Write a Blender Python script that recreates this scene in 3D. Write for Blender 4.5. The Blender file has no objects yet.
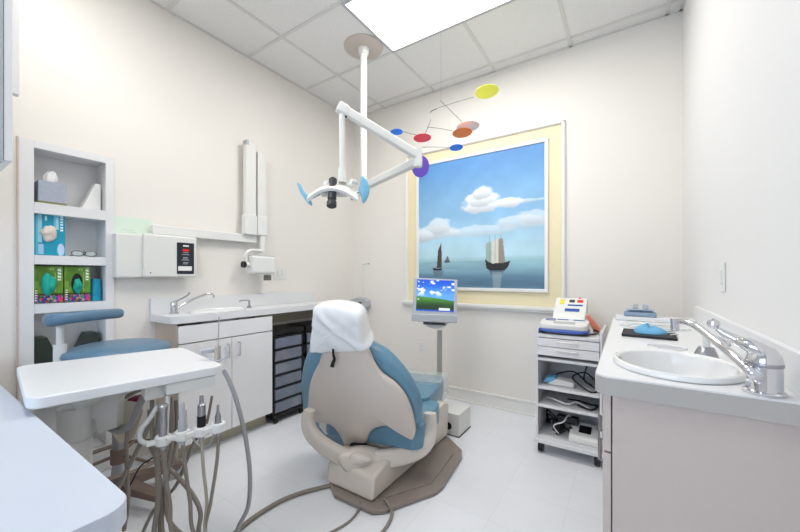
import bpy, bmesh, math, random
import numpy as np
from mathutils import Vector, Matrix, noise
random.seed(4)
SC = bpy.context.scene
COL = SC.collection
# ---------------------------------------------------------------- camera maths
F, YAW, HY, HC = 345.1, .5822, 275.9, 1.18
cY, sY = math.cos(YAW), math.sin(YAW)
def ray(x, y):
    a = (x-400)/F
    return Vector((-sY+a*cY, cY+a*sY, (HY-y)/F))
CAM = Vector((0, 0, HC))
def at(x, y, d): return CAM + ray(x, y)*d
def atX(x, y, v): r = ray(x, y); return CAM + r*(v/r.x)
def atY(x, y, v): r = ray(x, y); return CAM + r*(v/r.y)
def atZ(x, y, v): r = ray(x, y); return CAM + r*((v-HC)/r.z)
XL, YB, XR, ZC = -2.65, 3.05, .32, 3.01
YR = -1.7     # wall behind the photographer

# ---------------------------------------------------------------- materials
def lin(c):
    return tuple((v/12.92 if v <= .04045 else ((v+.055)/1.055)**2.4) for v in c)
def mat(name, rgb, rough=.5, metal=0., bump=0., scale=40., var=0., trans=0., emit=None, es=0., coat=0., alpha=1., ior=1.45, stretch=None):
    m = bpy.data.materials.new(name); m.use_nodes = True
    nt = m.node_tree; b = nt.nodes['Principled BSDF']
    col = lin(rgb)+(1,)
    b.inputs['Base Color'].default_value = col
    b.inputs['Roughness'].default_value = rough
    b.inputs['Metallic'].default_value = metal
    b.inputs['Coat Weight'].default_value = coat
    b.inputs['Transmission Weight'].default_value = trans
    b.inputs['IOR'].default_value = ior
    b.inputs['Alpha'].default_value = alpha
    if emit:
        b.inputs['Emission Color'].default_value = lin(emit)+(1,)
        b.inputs['Emission Strength'].default_value = es
    tc = nt.nodes.new('ShaderNodeTexCoord'); n = nt.nodes.new('ShaderNodeTexNoise')
    n.inputs['Scale'].default_value = scale; n.inputs['Detail'].default_value = 4
    if stretch:
        mp = nt.nodes.new('ShaderNodeMapping'); mp.inputs['Scale'].default_value = stretch
        nt.links.new(tc.outputs['Object'], mp.inputs['Vector']); nt.links.new(mp.outputs['Vector'], n.inputs['Vector'])
    else:
        nt.links.new(tc.outputs['Object'], n.inputs['Vector'])
    if var:
        mx = nt.nodes.new('ShaderNodeMix'); mx.data_type = 'RGBA'
        mx.inputs['A'].default_value = tuple(v*(1-var) for v in col[:3])+(1,)
        mx.inputs['B'].default_value = tuple(min(1, v*(1+var)) for v in col[:3])+(1,)
        nt.links.new(n.outputs['Fac'], mx.inputs['Factor']); nt.links.new(mx.outputs['Result'], b.inputs['Base Color'])
    if bump:
        bp = nt.nodes.new('ShaderNodeBump'); bp.inputs['Strength'].default_value = bump; bp.inputs['Distance'].default_value = .003
        nt.links.new(n.outputs['Fac'], bp.inputs['Height']); nt.links.new(bp.outputs['Normal'], b.inputs['Normal'])
    return m
M = {}
M['wall'] = mat('wall_paint', (.925, .908, .882), .75, bump=.05, scale=120, var=.01)
M['wallR'] = mat('wall_paint_right', (.91, .905, .90), .7, bump=.05, scale=120, var=.01)
M['trim'] = mat('trim_white', (.93, .925, .91), .4)
M['cream'] = mat('cream_panel', (.93, .885, .74), .7, var=.02, scale=20)
M['lam'] = mat('white_laminate', (.895, .897, .90), .28, var=.01, scale=8)
M['desk'] = mat('desk_laminate', (.79, .815, .86), .3, var=.01, scale=8)
M['lam2'] = mat('door_laminate', (.925, .92, .92), .38)
M['tanlam'] = mat('tan_laminate', (.80, .735, .675), .45, var=.04, scale=30, stretch=(1, 1, .2))
M['greylam'] = mat('grey_beige_laminate', (.79, .74, .71), .45, var=.02, scale=60)
M['kick'] = mat('kick_strip', (.74, .715, .64), .5)
M['porc'] = mat('porcelain', (.92, .92, .915), .12, coat=.5)
M['chrome'] = mat('chrome', (.86, .86, .87), .09, metal=1)
M['steel'] = mat('brushed_steel', (.66, .66, .68), .28, metal=1)
M['wplas'] = mat('white_plastic', (.90, .90, .885), .35)
M['cplas'] = mat('cream_plastic', (.88, .88, .86), .38)
M['gplas'] = mat('grey_plastic', (.72, .73, .75), .4)
M['dgrey'] = mat('dark_grey', (.23, .24, .25), .45)
M['black'] = mat('black_plastic', (.035, .035, .045), .35)
M['shell'] = mat('beige_shell', (.83, .785, .745), .3, coat=.2)
M['frameb'] = mat('beige_frame', (.865, .83, .79), .27, coat=.3)
M['plate'] = mat('taupe_metal', (.56, .52, .495), .35, bump=.05, scale=300)
M['blue'] = mat('blue_vinyl', (.40, .565, .66), .33, bump=.08, scale=220, var=.05)
M['blue2'] = mat('slate_blue_vinyl', (.37, .50, .60), .33, bump=.08, scale=220, var=.05)
M['bag'] = mat('white_film', (.93, .93, .93), .25, bump=.1, scale=14)
M['hose'] = mat('taupe_hose', (.55, .52, .485), .45)
M['hose2'] = mat('grey_hose', (.60, .60, .61), .4)
M['hose3'] = mat('pale_hose', (.70, .67, .62), .4)
M['brown'] = mat('taupe_base', (.47, .40, .36), .45)
M['green'] = mat('dark_green_plastic', (.19, .235, .21), .4)
M['film'] = mat('clear_film', (.93, .96, .95), .12, alpha=.32, trans=.0)
M['drawer'] = mat('clear_drawer', (.58, .61, .67), .22, alpha=.62, var=.2, scale=14)
M['bluefilm'] = mat('blue_film', (.50, .77, .90), .2, alpha=.8, var=.25, scale=25)
M['mint'] = mat('mint_paper', (.86, .92, .86), .7)
M['teal'] = mat('teal_card', (.06, .62, .72), .5)
M['boxgreen'] = mat('green_card', (.34, .52, .15), .5, var=.25, scale=10)
M['tealglove'] = mat('teal_glove', (.05, .66, .58), .5, var=.2, scale=50)
M['creamglove'] = mat('cream_glove', (.88, .83, .78), .6, var=.04)
M['white'] = mat('print_white', (.92, .92, .92), .5)
M['cup'] = mat('blue_cup', (.05, .60, .74), .4)
M['tissuebox'] = mat('tissue_box_card', (.66, .69, .75), .6, var=.12, scale=60)
M['olive'] = mat('olive_card', (.50, .51, .33), .6)
M['tissue'] = mat('tissue', (.95, .95, .95), .8)
M['glass'] = mat('clear_glass', (.9, .95, .95), .05, alpha=.3)
M['mask'] = mat('blue_mask_cloth', (.42, .68, .84), .6, var=.15, scale=30, bump=.2)
M['blueprint'] = mat('blue_print', (.18, .33, .66), .4)
M['royal'] = mat('royal_blue_shade', (.30, .42, .74), .35)
M['salmon'] = mat('salmon_rubber', (.88, .52, .42), .5, var=.08, scale=20)
M['yellowp'] = mat('yellow_paint', (.93, .86, .25), .5)
M['redled'] = mat('red_led', (.6, .05, .05), .4, emit=(.9, .1, .1), es=.6)
M['kickwall'] = M['trim']
M['magenta'] = mat('magenta_pouch', (.55, .12, .28), .5)
def disc_mat(n, c): return mat(n, c, .45)
for n, c in dict(d_blue=(.05, .50, 1.), d_red=(1., .27, .36), d_orange=(1., .55, .20), d_yellow=(1., 1., .34), d_white=(.88, .88, .90), d_purple=(.47, .35, .82)).items():
    M[n] = disc_mat(n, c)
def colmat(name, rough=.5, emis=0.):
    m = bpy.data.materials.new(name); m.use_nodes = True; nt = m.node_tree; b = nt.nodes['Principled BSDF']
    a = nt.nodes.new('ShaderNodeVertexColor'); a.layer_name = 'Col'
    nt.links.new(a.outputs['Color'], b.inputs['Base Color']); b.inputs['Roughness'].default_value = rough
    if emis:
        nt.links.remove(b.inputs['Base Color'].links[0]); b.inputs['Base Color'].default_value = (.01, .01, .012, 1)
        nt.links.new(a.outputs['Color'], b.inputs['Emission Color']); b.inputs['Emission Strength'].default_value = emis
    return m
M['paint'] = colmat('oil_paint', .55)
M['print'] = colmat('printed_card', .5)
M['screen'] = colmat('lit_screen', .3, 1.0)
# floor tiles
def tile_mat(name, rgb, line, size, rough, lw=.004, off=(0, 0), bump=0., speck=0.):
    m = bpy.data.materials.new(name); m.use_nodes = True; nt = m.node_tree; b = nt.nodes['Principled BSDF']
    g = nt.nodes.new('ShaderNodeNewGeometry'); mp = nt.nodes.new('ShaderNodeMapping')
    mp.inputs['Location'].default_value = (-off[0], -off[1], 0)
    nt.links.new(g.outputs['Position'], mp.inputs['Vector'])
    br = nt.nodes.new('ShaderNodeTexBrick'); br.offset = 0
    br.inputs['Scale'].default_value = 1; br.inputs['Brick Width'].default_value = size; br.inputs['Row Height'].default_value = size
    br.inputs['Mortar Size'].default_value = lw; br.inputs['Mortar Smooth'].default_value = .3
    c = lin(rgb)
    br.inputs['Color1'].default_value = c+(1,); br.inputs['Color2'].default_value = tuple(v*.975 for v in c)+(1,)
    br.inputs['Mortar'].default_value = lin(line)+(1,)
    nt.links.new(mp.outputs['Vector'], br.inputs['Vector'])
    out = br.outputs['Color']
    n = nt.nodes.new('ShaderNodeTexNoise'); n.inputs['Scale'].default_value = 90 if speck else 3
    n.inputs['Detail'].default_value = 5
    nt.links.new(g.outputs['Position'], n.inputs['Vector'])
    cr = nt.nodes.new('ShaderNodeMapRange'); cr.inputs['From Min'].default_value = .3; cr.inputs['From Max'].default_value = .7
    cr.inputs['To Min'].default_value = .95 if not speck else 1-speck; cr.inputs['To Max'].default_value = 1
    nt.links.new(n.outputs['Fac'], cr.inputs['Value'])
    mx = nt.nodes.new('ShaderNodeMix'); mx.data_type = 'RGBA'; mx.blend_type = 'MULTIPLY'; mx.inputs['Factor'].default_value = 1
    nt.links.new(out, mx.inputs['A']); nt.links.new(cr.outputs['Result'], mx.inputs['B'])
    nt.links.new(mx.outputs['Result'], b.inputs['Base Color'])
    b.inputs['Roughness'].default_value = rough
    if bump:
        bp = nt.nodes.new('ShaderNodeBump'); bp.inputs['Strength'].default_value = bump; bp.inputs['Distance'].default_value = .002
        nt.links.new(n.outputs['Fac'], bp.inputs['Height']); nt.links.new(bp.outputs['Normal'], b.inputs['Normal'])
    return m
M['floor'] = tile_mat('vinyl_floor', (.93, .94, .96), (.88, .89, .91), .3048, .28, .0015, (.05, .1))
M['ceil'] = tile_mat('ceiling_tile', (.945, .94, .93), (.82, .82, .81), .61, .9, .0005, (.234, 2.93), bump=.5, speck=.08)
M['diffuser'] = mat('lit_diffuser', (1, 1, 1), .5, emit=(1, .985, .955), es=4.6)
M['sky'] = mat('window_daylight', (1, 1, 1), .5, emit=(.74, .85, 1), es=1.6)

# ---------------------------------------------------------------- mesh helpers
def bevel(bm, w, seg=2, geom=None):
    if w > 0:
        bmesh.ops.bevel(bm, geom=geom or bm.edges[:], offset=w, segments=seg, profile=.5, affect='EDGES', clamp_overlap=True)
def merge(dst, src):
    me = bpy.data.meshes.new('tmp'); src.to_mesh(me); dst.from_mesh(me); bpy.data.meshes.remove(me); src.free()
def box(bm, lo, hi, bv=.0, seg=2, rot=None):
    b = bmesh.new(); bmesh.ops.create_cube(b, size=1)
    c = [(lo[i]+hi[i])/2 for i in range(3)]; s = [abs(hi[i]-lo[i]) for i in range(3)]
    for v in b.verts: v.co = Vector([v.co[i]*s[i] for i in range(3)])
    bevel(b, bv, seg)
    mt = Matrix.Translation(c)
    if rot is not None: mt = mt @ rot
    b.transform(mt); merge(bm, b)
def obox(bm, c, ax, size, bv=0., seg=2):
    """box centred at c with axes ax (3 unit vectors)"""
    b = bmesh.new(); bmesh.ops.create_cube(b, size=1)
    for v in b.verts: v.co = Vector([v.co[i]*size[i] for i in range(3)])
    bevel(b, bv, seg)
    for v in b.verts: v.co = Vector(c)+ax[0]*v.co.x+ax[1]*v.co.y+ax[2]*v.co.z
    if ax[0].cross(ax[1]).dot(ax[2]) < 0: bmesh.ops.reverse_faces(b, faces=b.faces[:])
    merge(bm, b)
def frame_of(d):
    d = d.normalized(); up = Vector((0, 0, 1)) if abs(d.z) < .9 else Vector((1, 0, 0))
    x = d.cross(up).normalized(); y = x.cross(d).normalized(); return x, y
def ringed(bm, rings, cap=True):
    vs = [[bm.verts.new(p) for p in r] for r in rings]; n = len(vs[0])
    for a, b in zip(vs, vs[1:]):
        for i in range(n):
            bm.faces.new((a[i], a[(i+1) % n], b[(i+1) % n], b[i]))
    if cap:
        for r in (vs[0], vs[-1]):
            try: bm.faces.new(r)
            except ValueError: pass
def cyl(bm, a, b, r1, r2=None, n=24):
    a, b = Vector(a), Vector(b); r2 = r1 if r2 is None else r2
    x, y = frame_of(b-a)
    ringed(bm, [[p+(x*math.cos(t)+y*math.sin(t))*r for t in [2*math.pi*i/n for i in range(n)]] for p, r in ((a, r1), (b, r2))])
def lathe(bm, base, prof, axis=(0, 0, 1), n=32, sx=1., sy=1., xdir=None, cap=True):
    axis = Vector(axis).normalized(); x, y = frame_of(axis)
    if xdir is not None: x = Vector(xdir).normalized(); y = axis.cross(x)
    base = Vector(base)
    ringed(bm, [[base+axis*h+(x*math.cos(t)*sx+y*math.sin(t)*sy)*max(r, 1e-4) for t in [2*math.pi*i/n for i in range(n)]] for r, h in prof], cap)
def smooth_path(pts, k=8, closed=False):
    pts = [Vector(p) for p in pts]
    if len(pts) < 3 and not closed: return pts
    out = []; n = len(pts)
    rng = range(n) if closed else range(n-1)
    for i in rng:
        if closed: p0, p1, p2, p3 = pts[i-1], pts[i], pts[(i+1) % n], pts[(i+2) % n]
        else: p0, p1, p2, p3 = pts[max(i-1, 0)], pts[i], pts[i+1], pts[min(i+2, n-1)]
        for j in range(k):
            t = j/k
            out.append(.5*((2*p1)+(p2-p0)*t+(2*p0-5*p1+4*p2-p3)*t*t+(3*p1-p0-3*p2+p3)*t**3))
    if not closed: out.append(pts[-1])
    return out
def tube(bm, pts, r, n=10, k=8, sm=True, flat=1., rs=None):
    P = smooth_path(pts, k) if sm else [Vector(p) for p in pts]
    rings = []; x = None
    for i, p in enumerate(P):
        d = (P[min(i+1, len(P)-1)]-P[max(i-1, 0)]).normalized()
        if x is None: x, y = frame_of(d)
        else:
            x = (x-d*x.dot(d)).normalized(); y = d.cross(x)
        rr = r if rs is None else rs[0]+(rs[1]-rs[0])*i/(len(P)-1)
        rings.append([p+(x*math.cos(t)+y*math.sin(t)*flat)*rr for t in [2*math.pi*j/n for j in range(n)]])
    ringed(bm, rings)
def prism(bm, pts, d, bv=0., seg=2):
    """polygon of 3D points extruded by vector d"""
    b = bmesh.new(); vs = [b.verts.new(p) for p in pts]; f = b.faces.new(vs)
    r = bmesh.ops.extrude_face_region(b, geom=[f]); nv = [e for e in r['geom'] if isinstance(e, bmesh.types.BMVert)]
    bmesh.ops.translate(b, verts=nv, vec=Vector(d)); bmesh.ops.recalc_face_normals(b, faces=b.faces[:])
    bevel(b, bv, seg); merge(bm, b)
def slab_hole(bm, outline, hole, z0, z1):
    """flat slab between z0 and z1 with an opening cut through it"""
    b = bmesh.new()
    for z in (z0, z1):
        es = []
        for lp in (outline, hole):
            vs = [b.verts.new((x, y, z)) for x, y in lp]
            es += [b.edges.new((vs[i], vs[(i+1) % len(vs)])) for i in range(len(vs))]
        bmesh.ops.triangle_fill(b, use_beauty=True, use_dissolve=False, edges=es)
    b.verts.ensure_lookup_table(); n1, n2 = len(outline), len(hole); N = n1+n2
    for o, n in ((0, n1), (n1, n2)):
        for i in range(n):
            j = (i+1) % n; b.faces.new((b.verts[o+i], b.verts[o+j], b.verts[N+o+j], b.verts[N+o+i]))
    bmesh.ops.recalc_face_normals(b, faces=b.faces[:]); merge(bm, b)
def oval(c, rx, ry, n=48): return [(c[0]+rx*math.cos(2*math.pi*i/n), c[1]+ry*math.sin(2*math.pi*i/n)) for i in range(n)]
def pillow(bm, outline, nrm, prof, ctr=None):
    """outline: closed 3D loop; prof: list of (scale, height along nrm)"""
    n = len(outline); c = ctr or sum((Vector(p) for p in outline), Vector())/n; nrm = Vector(nrm).normalized()
    ringed(bm, [[c+(Vector(p)-c)*max(s, .004)+nrm*h for p in outline] for s, h in prof])
def rounded_rect(x0, y0, x1, y1, r, k=6, corners=(1, 1, 1, 1)):
    out = []
    for (cx, cy, a0), on in zip(((x1-r, y1-r, 0), (x0+r, y1-r, 90), (x0+r, y0+r, 180), (x1-r, y0+r, 270)), corners):
        if on:
            for i in range(k+1):
                a = math.radians(a0+90*i/k); out.append((cx+r*math.cos(a), cy+r*math.sin(a)))
        else:
            a = a0+45; out.append((cx+r*(1 if math.cos(math.radians(a)) > 0 else -1), cy+r*(1 if math.sin(math.radians(a)) > 0 else -1)))
    return out
def obj(name, bm, m, parent=None, smooth=35, label=None):
    bmesh.ops.recalc_face_normals(bm, faces=bm.faces[:])
    me = bpy.data.meshes.new(name); bm.to_mesh(me); bm.free()
    me.materials.append(M[m] if isinstance(m, str) else m)
    if smooth:
        me.shade_smooth(); me.set_sharp_from_angle(angle=math.radians(smooth))
    o = bpy.data.objects.new(name, me); COL.objects.link(o)
    if 0 < smooth <= 50:
        wn = o.modifiers.new('wn', 'WEIGHTED_NORMAL'); wn.keep_sharp = True
    if parent:
        o.parent = parent; bpy.context.view_layer.update(); o.matrix_parent_inverse = parent.matrix_world.inverted()
    if label: o['label'] = label
    return o
def thing(name, label, cat, loc=(0, 0, 0), group=None):
    o = bpy.data.objects.new(name, None); COL.objects.link(o); o.location = loc; o.empty_display_size = .05
    bpy.context.view_layer.update()
    return tag(o, label, cat, group)
def tag(o, label, cat, group=None):
    o['label'] = label; o['category'] = cat
    if group: o['group'] = group
    return o
def struct(name, bm, m, smooth=0, label=None):
    o = obj(name, bm, m, None, smooth); o['kind'] = 'structure'
    if label: o['label'] = label
    return o
def B(): return bmesh.new()
def painted(name, origin, ux, uy, w, h, nx, ny, fn, m, parent, thick=.004):
    """flat painted sheet of real thickness: fn(U,V)->rgb array, U,V in 0..1"""
    origin, ux, uy = Vector(origin), Vector(ux), Vector(uy)
    nrm = ux.cross(uy).normalized()
    us, vs = np.meshgrid(np.linspace(0, 1, nx+1), np.linspace(0, 1, ny+1))
    rgb = np.clip(fn(us, vs), 0, 1)
    rgb = np.where(rgb <= .04045, rgb/12.92, ((rgb+.055)/1.055)**2.4)
    o3, a3, b3 = np.array(origin+nrm*thick), np.array(ux)*w, np.array(uy)*h
    co = o3+us[..., None]*a3+vs[..., None]*b3
    co = co.reshape(-1, 3); n0 = len(co)
    back = np.array([origin, origin+ux*w, origin+ux*w+uy*h, origin+uy*h])
    co = np.vstack([co, back])
    idx = np.arange(n0).reshape(ny+1, nx+1)
    q = np.stack([idx[:-1, :-1], idx[:-1, 1:], idx[1:, 1:], idx[1:, :-1]], -1).reshape(-1, 4).tolist()
    b0, b1, b2, b3_ = n0, n0+1, n0+2, n0+3
    q.append([b0, b3_, b2, b1])
    q += [[b0, b1]+idx[0, ::-1].tolist(), [b2, b3_]+idx[-1, :].tolist(), [b1, b2]+idx[::-1, -1].tolist(), [b3_, b0]+idx[:, 0].tolist()]
    me = bpy.data.meshes.new(name); me.from_pydata(co.tolist(), [], q)
    ca = me.color_attributes.new('Col', 'FLOAT_COLOR', 'POINT')
    cc = np.ones((len(co), 4)); cc[:n0, :3] = rgb.reshape(-1, 3); cc[n0:, :3] = rgb.reshape(-1, 3)[0]
    ca.data.foreach_set('color', cc.ravel()); me.materials.append(M[m])
    o = bpy.data.objects.new(name, me); COL.objects.link(o)
    if parent: o.parent = parent; bpy.context.view_layer.update(); o.matrix_parent_inverse = parent.matrix_world.inverted()
    return o
def smst(e0, e1, x): t = np.clip((x-e0)/(e1-e0), 0, 1); return t*t*(3-2*t)
def fbm(u, v, sc, seed=0, oct=4):
    out = np.zeros_like(u); amp = 1; tot = 0
    rs = np.random.RandomState(seed)
    for o in range(oct):
        n = int(sc*2**o)+3; g = rs.rand(n+2, n+2); x = u*(n-1); y = v*(n-1)
        xi = np.clip(x.astype(int), 0, n-1); yi = np.clip(y.astype(int), 0, n-1); fx = x-xi; fy = y-yi
        fx = fx*fx*(3-2*fx); fy = fy*fy*(3-2*fy)
        out += amp*((g[yi, xi]*(1-fx)+g[yi, xi+1]*fx)*(1-fy)+(g[yi+1, xi]*(1-fx)+g[yi+1, xi+1]*fx)*fy); tot += amp; amp *= .5
    return out/tot

# ================================================================= THE ROOM
bm = B(); box(bm, (XL-.4, YR-.1, -.1), (XR+.2, YB+.2, 0)); struct('floor', bm, 'floor')
bm = B(); box(bm, (XL-.4, YR-.1, ZC), (XR+.2, YB+.2, ZC+.1)); struct('ceiling', bm, 'ceil')
# left wall with the recess for the niche unit
NY0, NY1, NZ0, NZ1, ND = .43, .79, .09, 1.885, .15
bm = B()
box(bm, (XL-.2, YR-.1, 0), (XL, NY0, ZC)); box(bm, (XL-.2, NY1, 0), (XL, YB+.1, ZC))
box(bm, (XL-.2, NY0, NZ1), (XL, NY1, ZC)); box(bm, (XL-.2, NY0, 0), (XL, NY1, NZ0)); box(bm, (XL-.2, NY0, NZ0), (XL-ND-.01, NY1, NZ1))
struct('wall_left', bm, 'wall')
bm = B(); box(bm, (XL-.1, YB, 0), (XR+.1, YB+.1, ZC)); struct('wall_back', bm, 'wall')
bm = B(); box(bm, (XR, YR-.1, 0), (XR+.1, YB+.1, ZC)); struct('wall_right', bm, 'wallR')
# wall behind the photographer with a window in it
WX0, WX1, WZ0, WZ1 = -2.0, -.1, .95, 2.35
bm = B()
box(bm, (XL-.1, YR-.1, 0), (WX0, YR, ZC)); box(bm, (WX1, YR-.1, 0), (XR+.1, YR, ZC))
box(bm, (WX0, YR-.1, 0), (WX1, YR, WZ0)); box(bm, (WX0, YR-.1, WZ1), (WX1, YR, ZC))
struct('wall_rear', bm, 'wall')
bm = B()
for x0, x1, z0, z1 in ((WX0, WX1, WZ0, WZ0+.05), (WX0, WX1, WZ1-.05, WZ1), (WX0, WX0+.05, WZ0, WZ1), (WX1-.05, WX1, WZ0, WZ1), ((WX0+WX1)/2-.025, (WX0+WX1)/2+.025, WZ0, WZ1)):
    box(bm, (x0, YR-.08, z0), (x1, YR+.01, z1))
struct('window_1', bm, 'trim')
bm = B(); box(bm, (WX0, YR-.1, WZ0), (WX1, YR-.09, WZ1)); struct('window_2', bm, 'sky')
# baseboards: a flat board with a rounded cap
def baseboard(name, lo, hi, inward):
    bm = B(); box(bm, lo, (hi[0], hi[1], .105), .002)
    e = Vector(inward)*.006
    l2 = [min(lo[0], lo[0]+e.x), min(lo[1], lo[1]+e.y), .100]; h2 = [max(hi[0], hi[0]+e.x), max(hi[1], hi[1]+e.y), .122]
    box(bm, l2, h2, .004); 
    l3 = [l2[0]+e.x*.8, l2[1]+e.y*.8, 0]; h3 = [h2[0]+e.x*.8, h2[1]+e.y*.8, .014]; box(bm, l3, h3, .003)
    struct(name, bm, 'trim', 30)
baseboard('baseboard_back', (XL, YB-.012, 0), (XR, YB, 0), (0, -1, 0))
baseboard('baseboard_left', (XL, 2.47, 0), (XL+.012, YB-.012, 0), (1, 0, 0))
baseboard('baseboard_right', (XR-.012, 2.40, 0), (XR, YB-.012, 0), (-1, 0, 0))
# T-bar grid of the suspended ceiling
bm = B()
gx = [.234-.61*i for i in range(5)]; gy = [2.93-.61*i for i in range(8)]
for x in gx: box(bm, (x-.012, YR, ZC-.006), (x+.012, YB, ZC+.002))
for y in gy: box(bm, (XL, y-.012, ZC-.0055), (XR, y+.012, ZC+.002))
box(bm, (XL, YB-.02, ZC-.006), (XR, YB, ZC)); box(bm, (XL, YR, ZC-.006), (XL+.02, YB, ZC)); box(bm, (XR-.02, YR, ZC-.006), (XR, YB, ZC))
struct('trim_1', bm, mat('grid_paint', (.86, .855, .84), .5))

# ceiling light over the chair, and an added unseen fill panel
def ceiling_light(x0, x1, y0, y1, label):
    t = thing('ceiling_light', label, 'ceiling light', ((x0+x1)/2, (y0+y1)/2, ZC))
    bm = B(); w = .022
    for a in ((x0, x1, y0, y0+w), (x0, x1, y1-w, y1), (x0, x0+w, y0+w, y1-w), (x1-w, x1, y0+w, y1-w)):
        box(bm, (a[0], a[2], ZC-.014), (a[1], a[3], ZC-.001), .001)
    obj('frame', bm, 'gplas', t)
    bm = B(); box(bm, (x0+w, y0+w, ZC-.012), (x1-w, y1-w, ZC-.006)); obj('diffuser', bm, 'diffuser', t, 0)
ceiling_light(-1.60, -.372, 1.71, 2.32, 'large glowing rectangular ceiling light panel above the patient chair')
ceiling_light(-2.206, -.986, -.12, .49, 'added glowing panel, unseen, over the desk and tray to brighten the left wall')  # added panel on the unseen ceiling, lifts the left wall

# outer picture moulding and cream panel on the back wall
PX0, PX1, PZ0, PZ1 = -1.933, -.412, .905, 2.43
bm = B(); box(bm, (PX0+.02, YB-.006, PZ0+.02), (PX1-.02, YB, PZ1-.02)); struct('trim_2', bm, 'cream')
bm = B(); w = .030
for x0, x1, z0, z1 in ((PX0, PX1, PZ1-w*.8, PZ1), (PX0, PX0+w, PZ0, PZ1), (PX1-w, PX1, PZ0, PZ1)):
    box(bm, (x0, YB-.022, z0), (x1, YB, z1), .006, 3)
    box(bm, (x0+w*.25, YB-.028, z0+w*.2 if z1-z0 < .1 else z0), (x1-w*.25, YB-.015, z1-w*.2), .003, 3)
box(bm, (PX0-.03, YB-.045, PZ0-.012), (PX1+.03, YB, PZ0+.018), .006, 3); box(bm, (PX0-.01, YB-.03, PZ0-.03), (PX1+.01, YB, PZ0-.01), .005, 3)
struct('trim_3', bm, 'trim', 30)
# the painting
CX0, CX1, CZ0, CZ1 = -1.768, -.569, 1.071, 2.285
def sea(U, V):
    # U 0..1 left-right, V 0..1 bottom-top
    top = np.array([.37, .59, .82]); mid = np.array([.54, .73, .88]); low = np.array([.73, .87, .92])
    t = smst(.25, .62, V)[..., None]; s = smst(.6, 1., V)[..., None]
    c = low*(1-t)+mid*t; c = c*(1-s)+top*s
    n = fbm(U, V, 5, 3); c = c*(1+.07*(n[..., None]-.5)*2)
    def puff(c, cx, cy, rx, ry, k, seed, hue=(.93, .95, .97)):
        nn = fbm(U, V, 14, seed, 4)
        d = ((U-cx)/rx)**2+((V-cy)/ry)**2
        a = smst(1.15, .55, d+(nn-.5)*1.3)*k
        sh = .80+.20*smst(cy-ry, cy+ry*.5, V)
        col = np.array(hue)*sh[..., None]+np.array([.02, .05, .09])*(1-sh[..., None])*2
        return c*(1-a[..., None])+col*a[..., None]
    for a in ((.14, .44, .22, .06, .75, 5), (.20, .49, .11, .07, .75, 6), (.52, .43, .26, .045, .55, 7), (.84, .47, .20, .05, .65, 8), (.92, .50, .14, .055, .6, 12), (.04, .42, .12, .05, .7, 13),
              (.53, .615, .175, .055, 1, 9), (.55, .66, .135, .055, 1, 10), (.56, .715, .085, .055, 1, 11), (.76, .615, .09, .038, 1, 14), (.89, .615, .12, .014, .6, 15)):
        c = puff(c, *a)
    w = smst(.212, .204, V)[..., None]
    n2 = fbm(U*.35, V*3.2, 8, 20)[..., None]
    dk = smst(.185, .05, V)[..., None]
    wat = np.array([.58, .75, .80])*(1-dk)+np.array([.36, .50, .60])*dk
    wat = wat*(1+.13*(n2-.5)*2)
    c = c*(1-w)+wat*w
    hz = (smst(.245, .215, V)*smst(.19, .21, V)*.6)[..., None]; c = c*(1-hz)+np.array([.60, .77, .80])*hz
    def poly(c, pts, col, a=1.):
        if min(p[0] for p in pts) > .5: pts = [(p[0]+.025, p[1]) for p in pts]
        ins = np.zeros(U.shape, bool); n_ = len(pts); j = n_-1
        for i in range(n_):
            xi, yi = pts[i]; xj, yj = pts[j]
            with np.errstate(divide='ignore', invalid='ignore'):
                ins ^= ((yi > V) != (yj > V)) & (U < (xj-xi)*(V-yi)/((yj-yi) or 1e-9)+xi)
            j = i
        k = ins[..., None]*a
        return c*(1-k)+np.array(col)*k
    # reflections
    c = poly(c, [(.575, .145), (.70, .145), (.68, .105), (.60, .10)], (.30, .38, .43), .7)
    c = poly(c, [(.605, .12), (.68, .12), (.665, .0), (.615, .0)], (.66, .74, .72), .55)
    c = poly(c, [(.135, .135), (.235, .135), (.22, .09), (.15, .09)], (.38, .45, .48), .6)
    # large ship: sails, hull, masts
    c = poly(c, [(.555, .185), (.56, .335), (.60, .345), (.605, .18)], (.62, .72, .68))
    c = poly(c, [(.60, .175), (.605, .345), (.64, .365), (.655, .355), (.66, .17)], (.84, .84, .79))
    c = poly(c, [(.655, .17), (.652, .36), (.685, .365), (.705, .165)], (.60, .56, .52))
    for x in (.585, .628, .672): c = poly(c, [(x-.0022, .2), (x-.0022, .395), (x+.0022, .395), (x+.0022, .2)], (.55, .55, .53), .7)
    c = poly(c, [(.552, .222), (.562, .150), (.59, .132), (.70, .134), (.722, .156), (.74, .200), (.69, .188), (.61, .184), (.575, .198)], (.15, .14, .15))
    # small dark sail boats
    c = poly(c, [(.172, .155), (.185, .30), (.212, .355), (.218, .25), (.216, .155)], (.29, .24, .24))
    c = poly(c, [(.134, .158), (.145, .137), (.212, .135), (.226, .155), (.19, .150)], (.12, .11, .12))
    c = poly(c, [(.245, .208), (.262, .245), (.275, .25), (.285, .21)], (.38, .36, .38), .8)
    c = poly(c, [(.240, .212), (.246, .198), (.285, .198), (.29, .212)], (.25, .25, .28), .85)
    return c
t = thing('wall_painting', 'large seascape painting of sailing ships in a white frame on the back wall', 'painting', ((CX0+CX1)/2, YB-.006, CZ0-.03))
painted('canvas', (CX0-.005, YB-.008, CZ0-.005), (1, 0, 0), (0, 0, 1), CX1-CX0+.01, CZ1-CZ0+.01, 260, 260, sea, 'paint', t, .008)
bm = B(); w = .029
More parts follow.
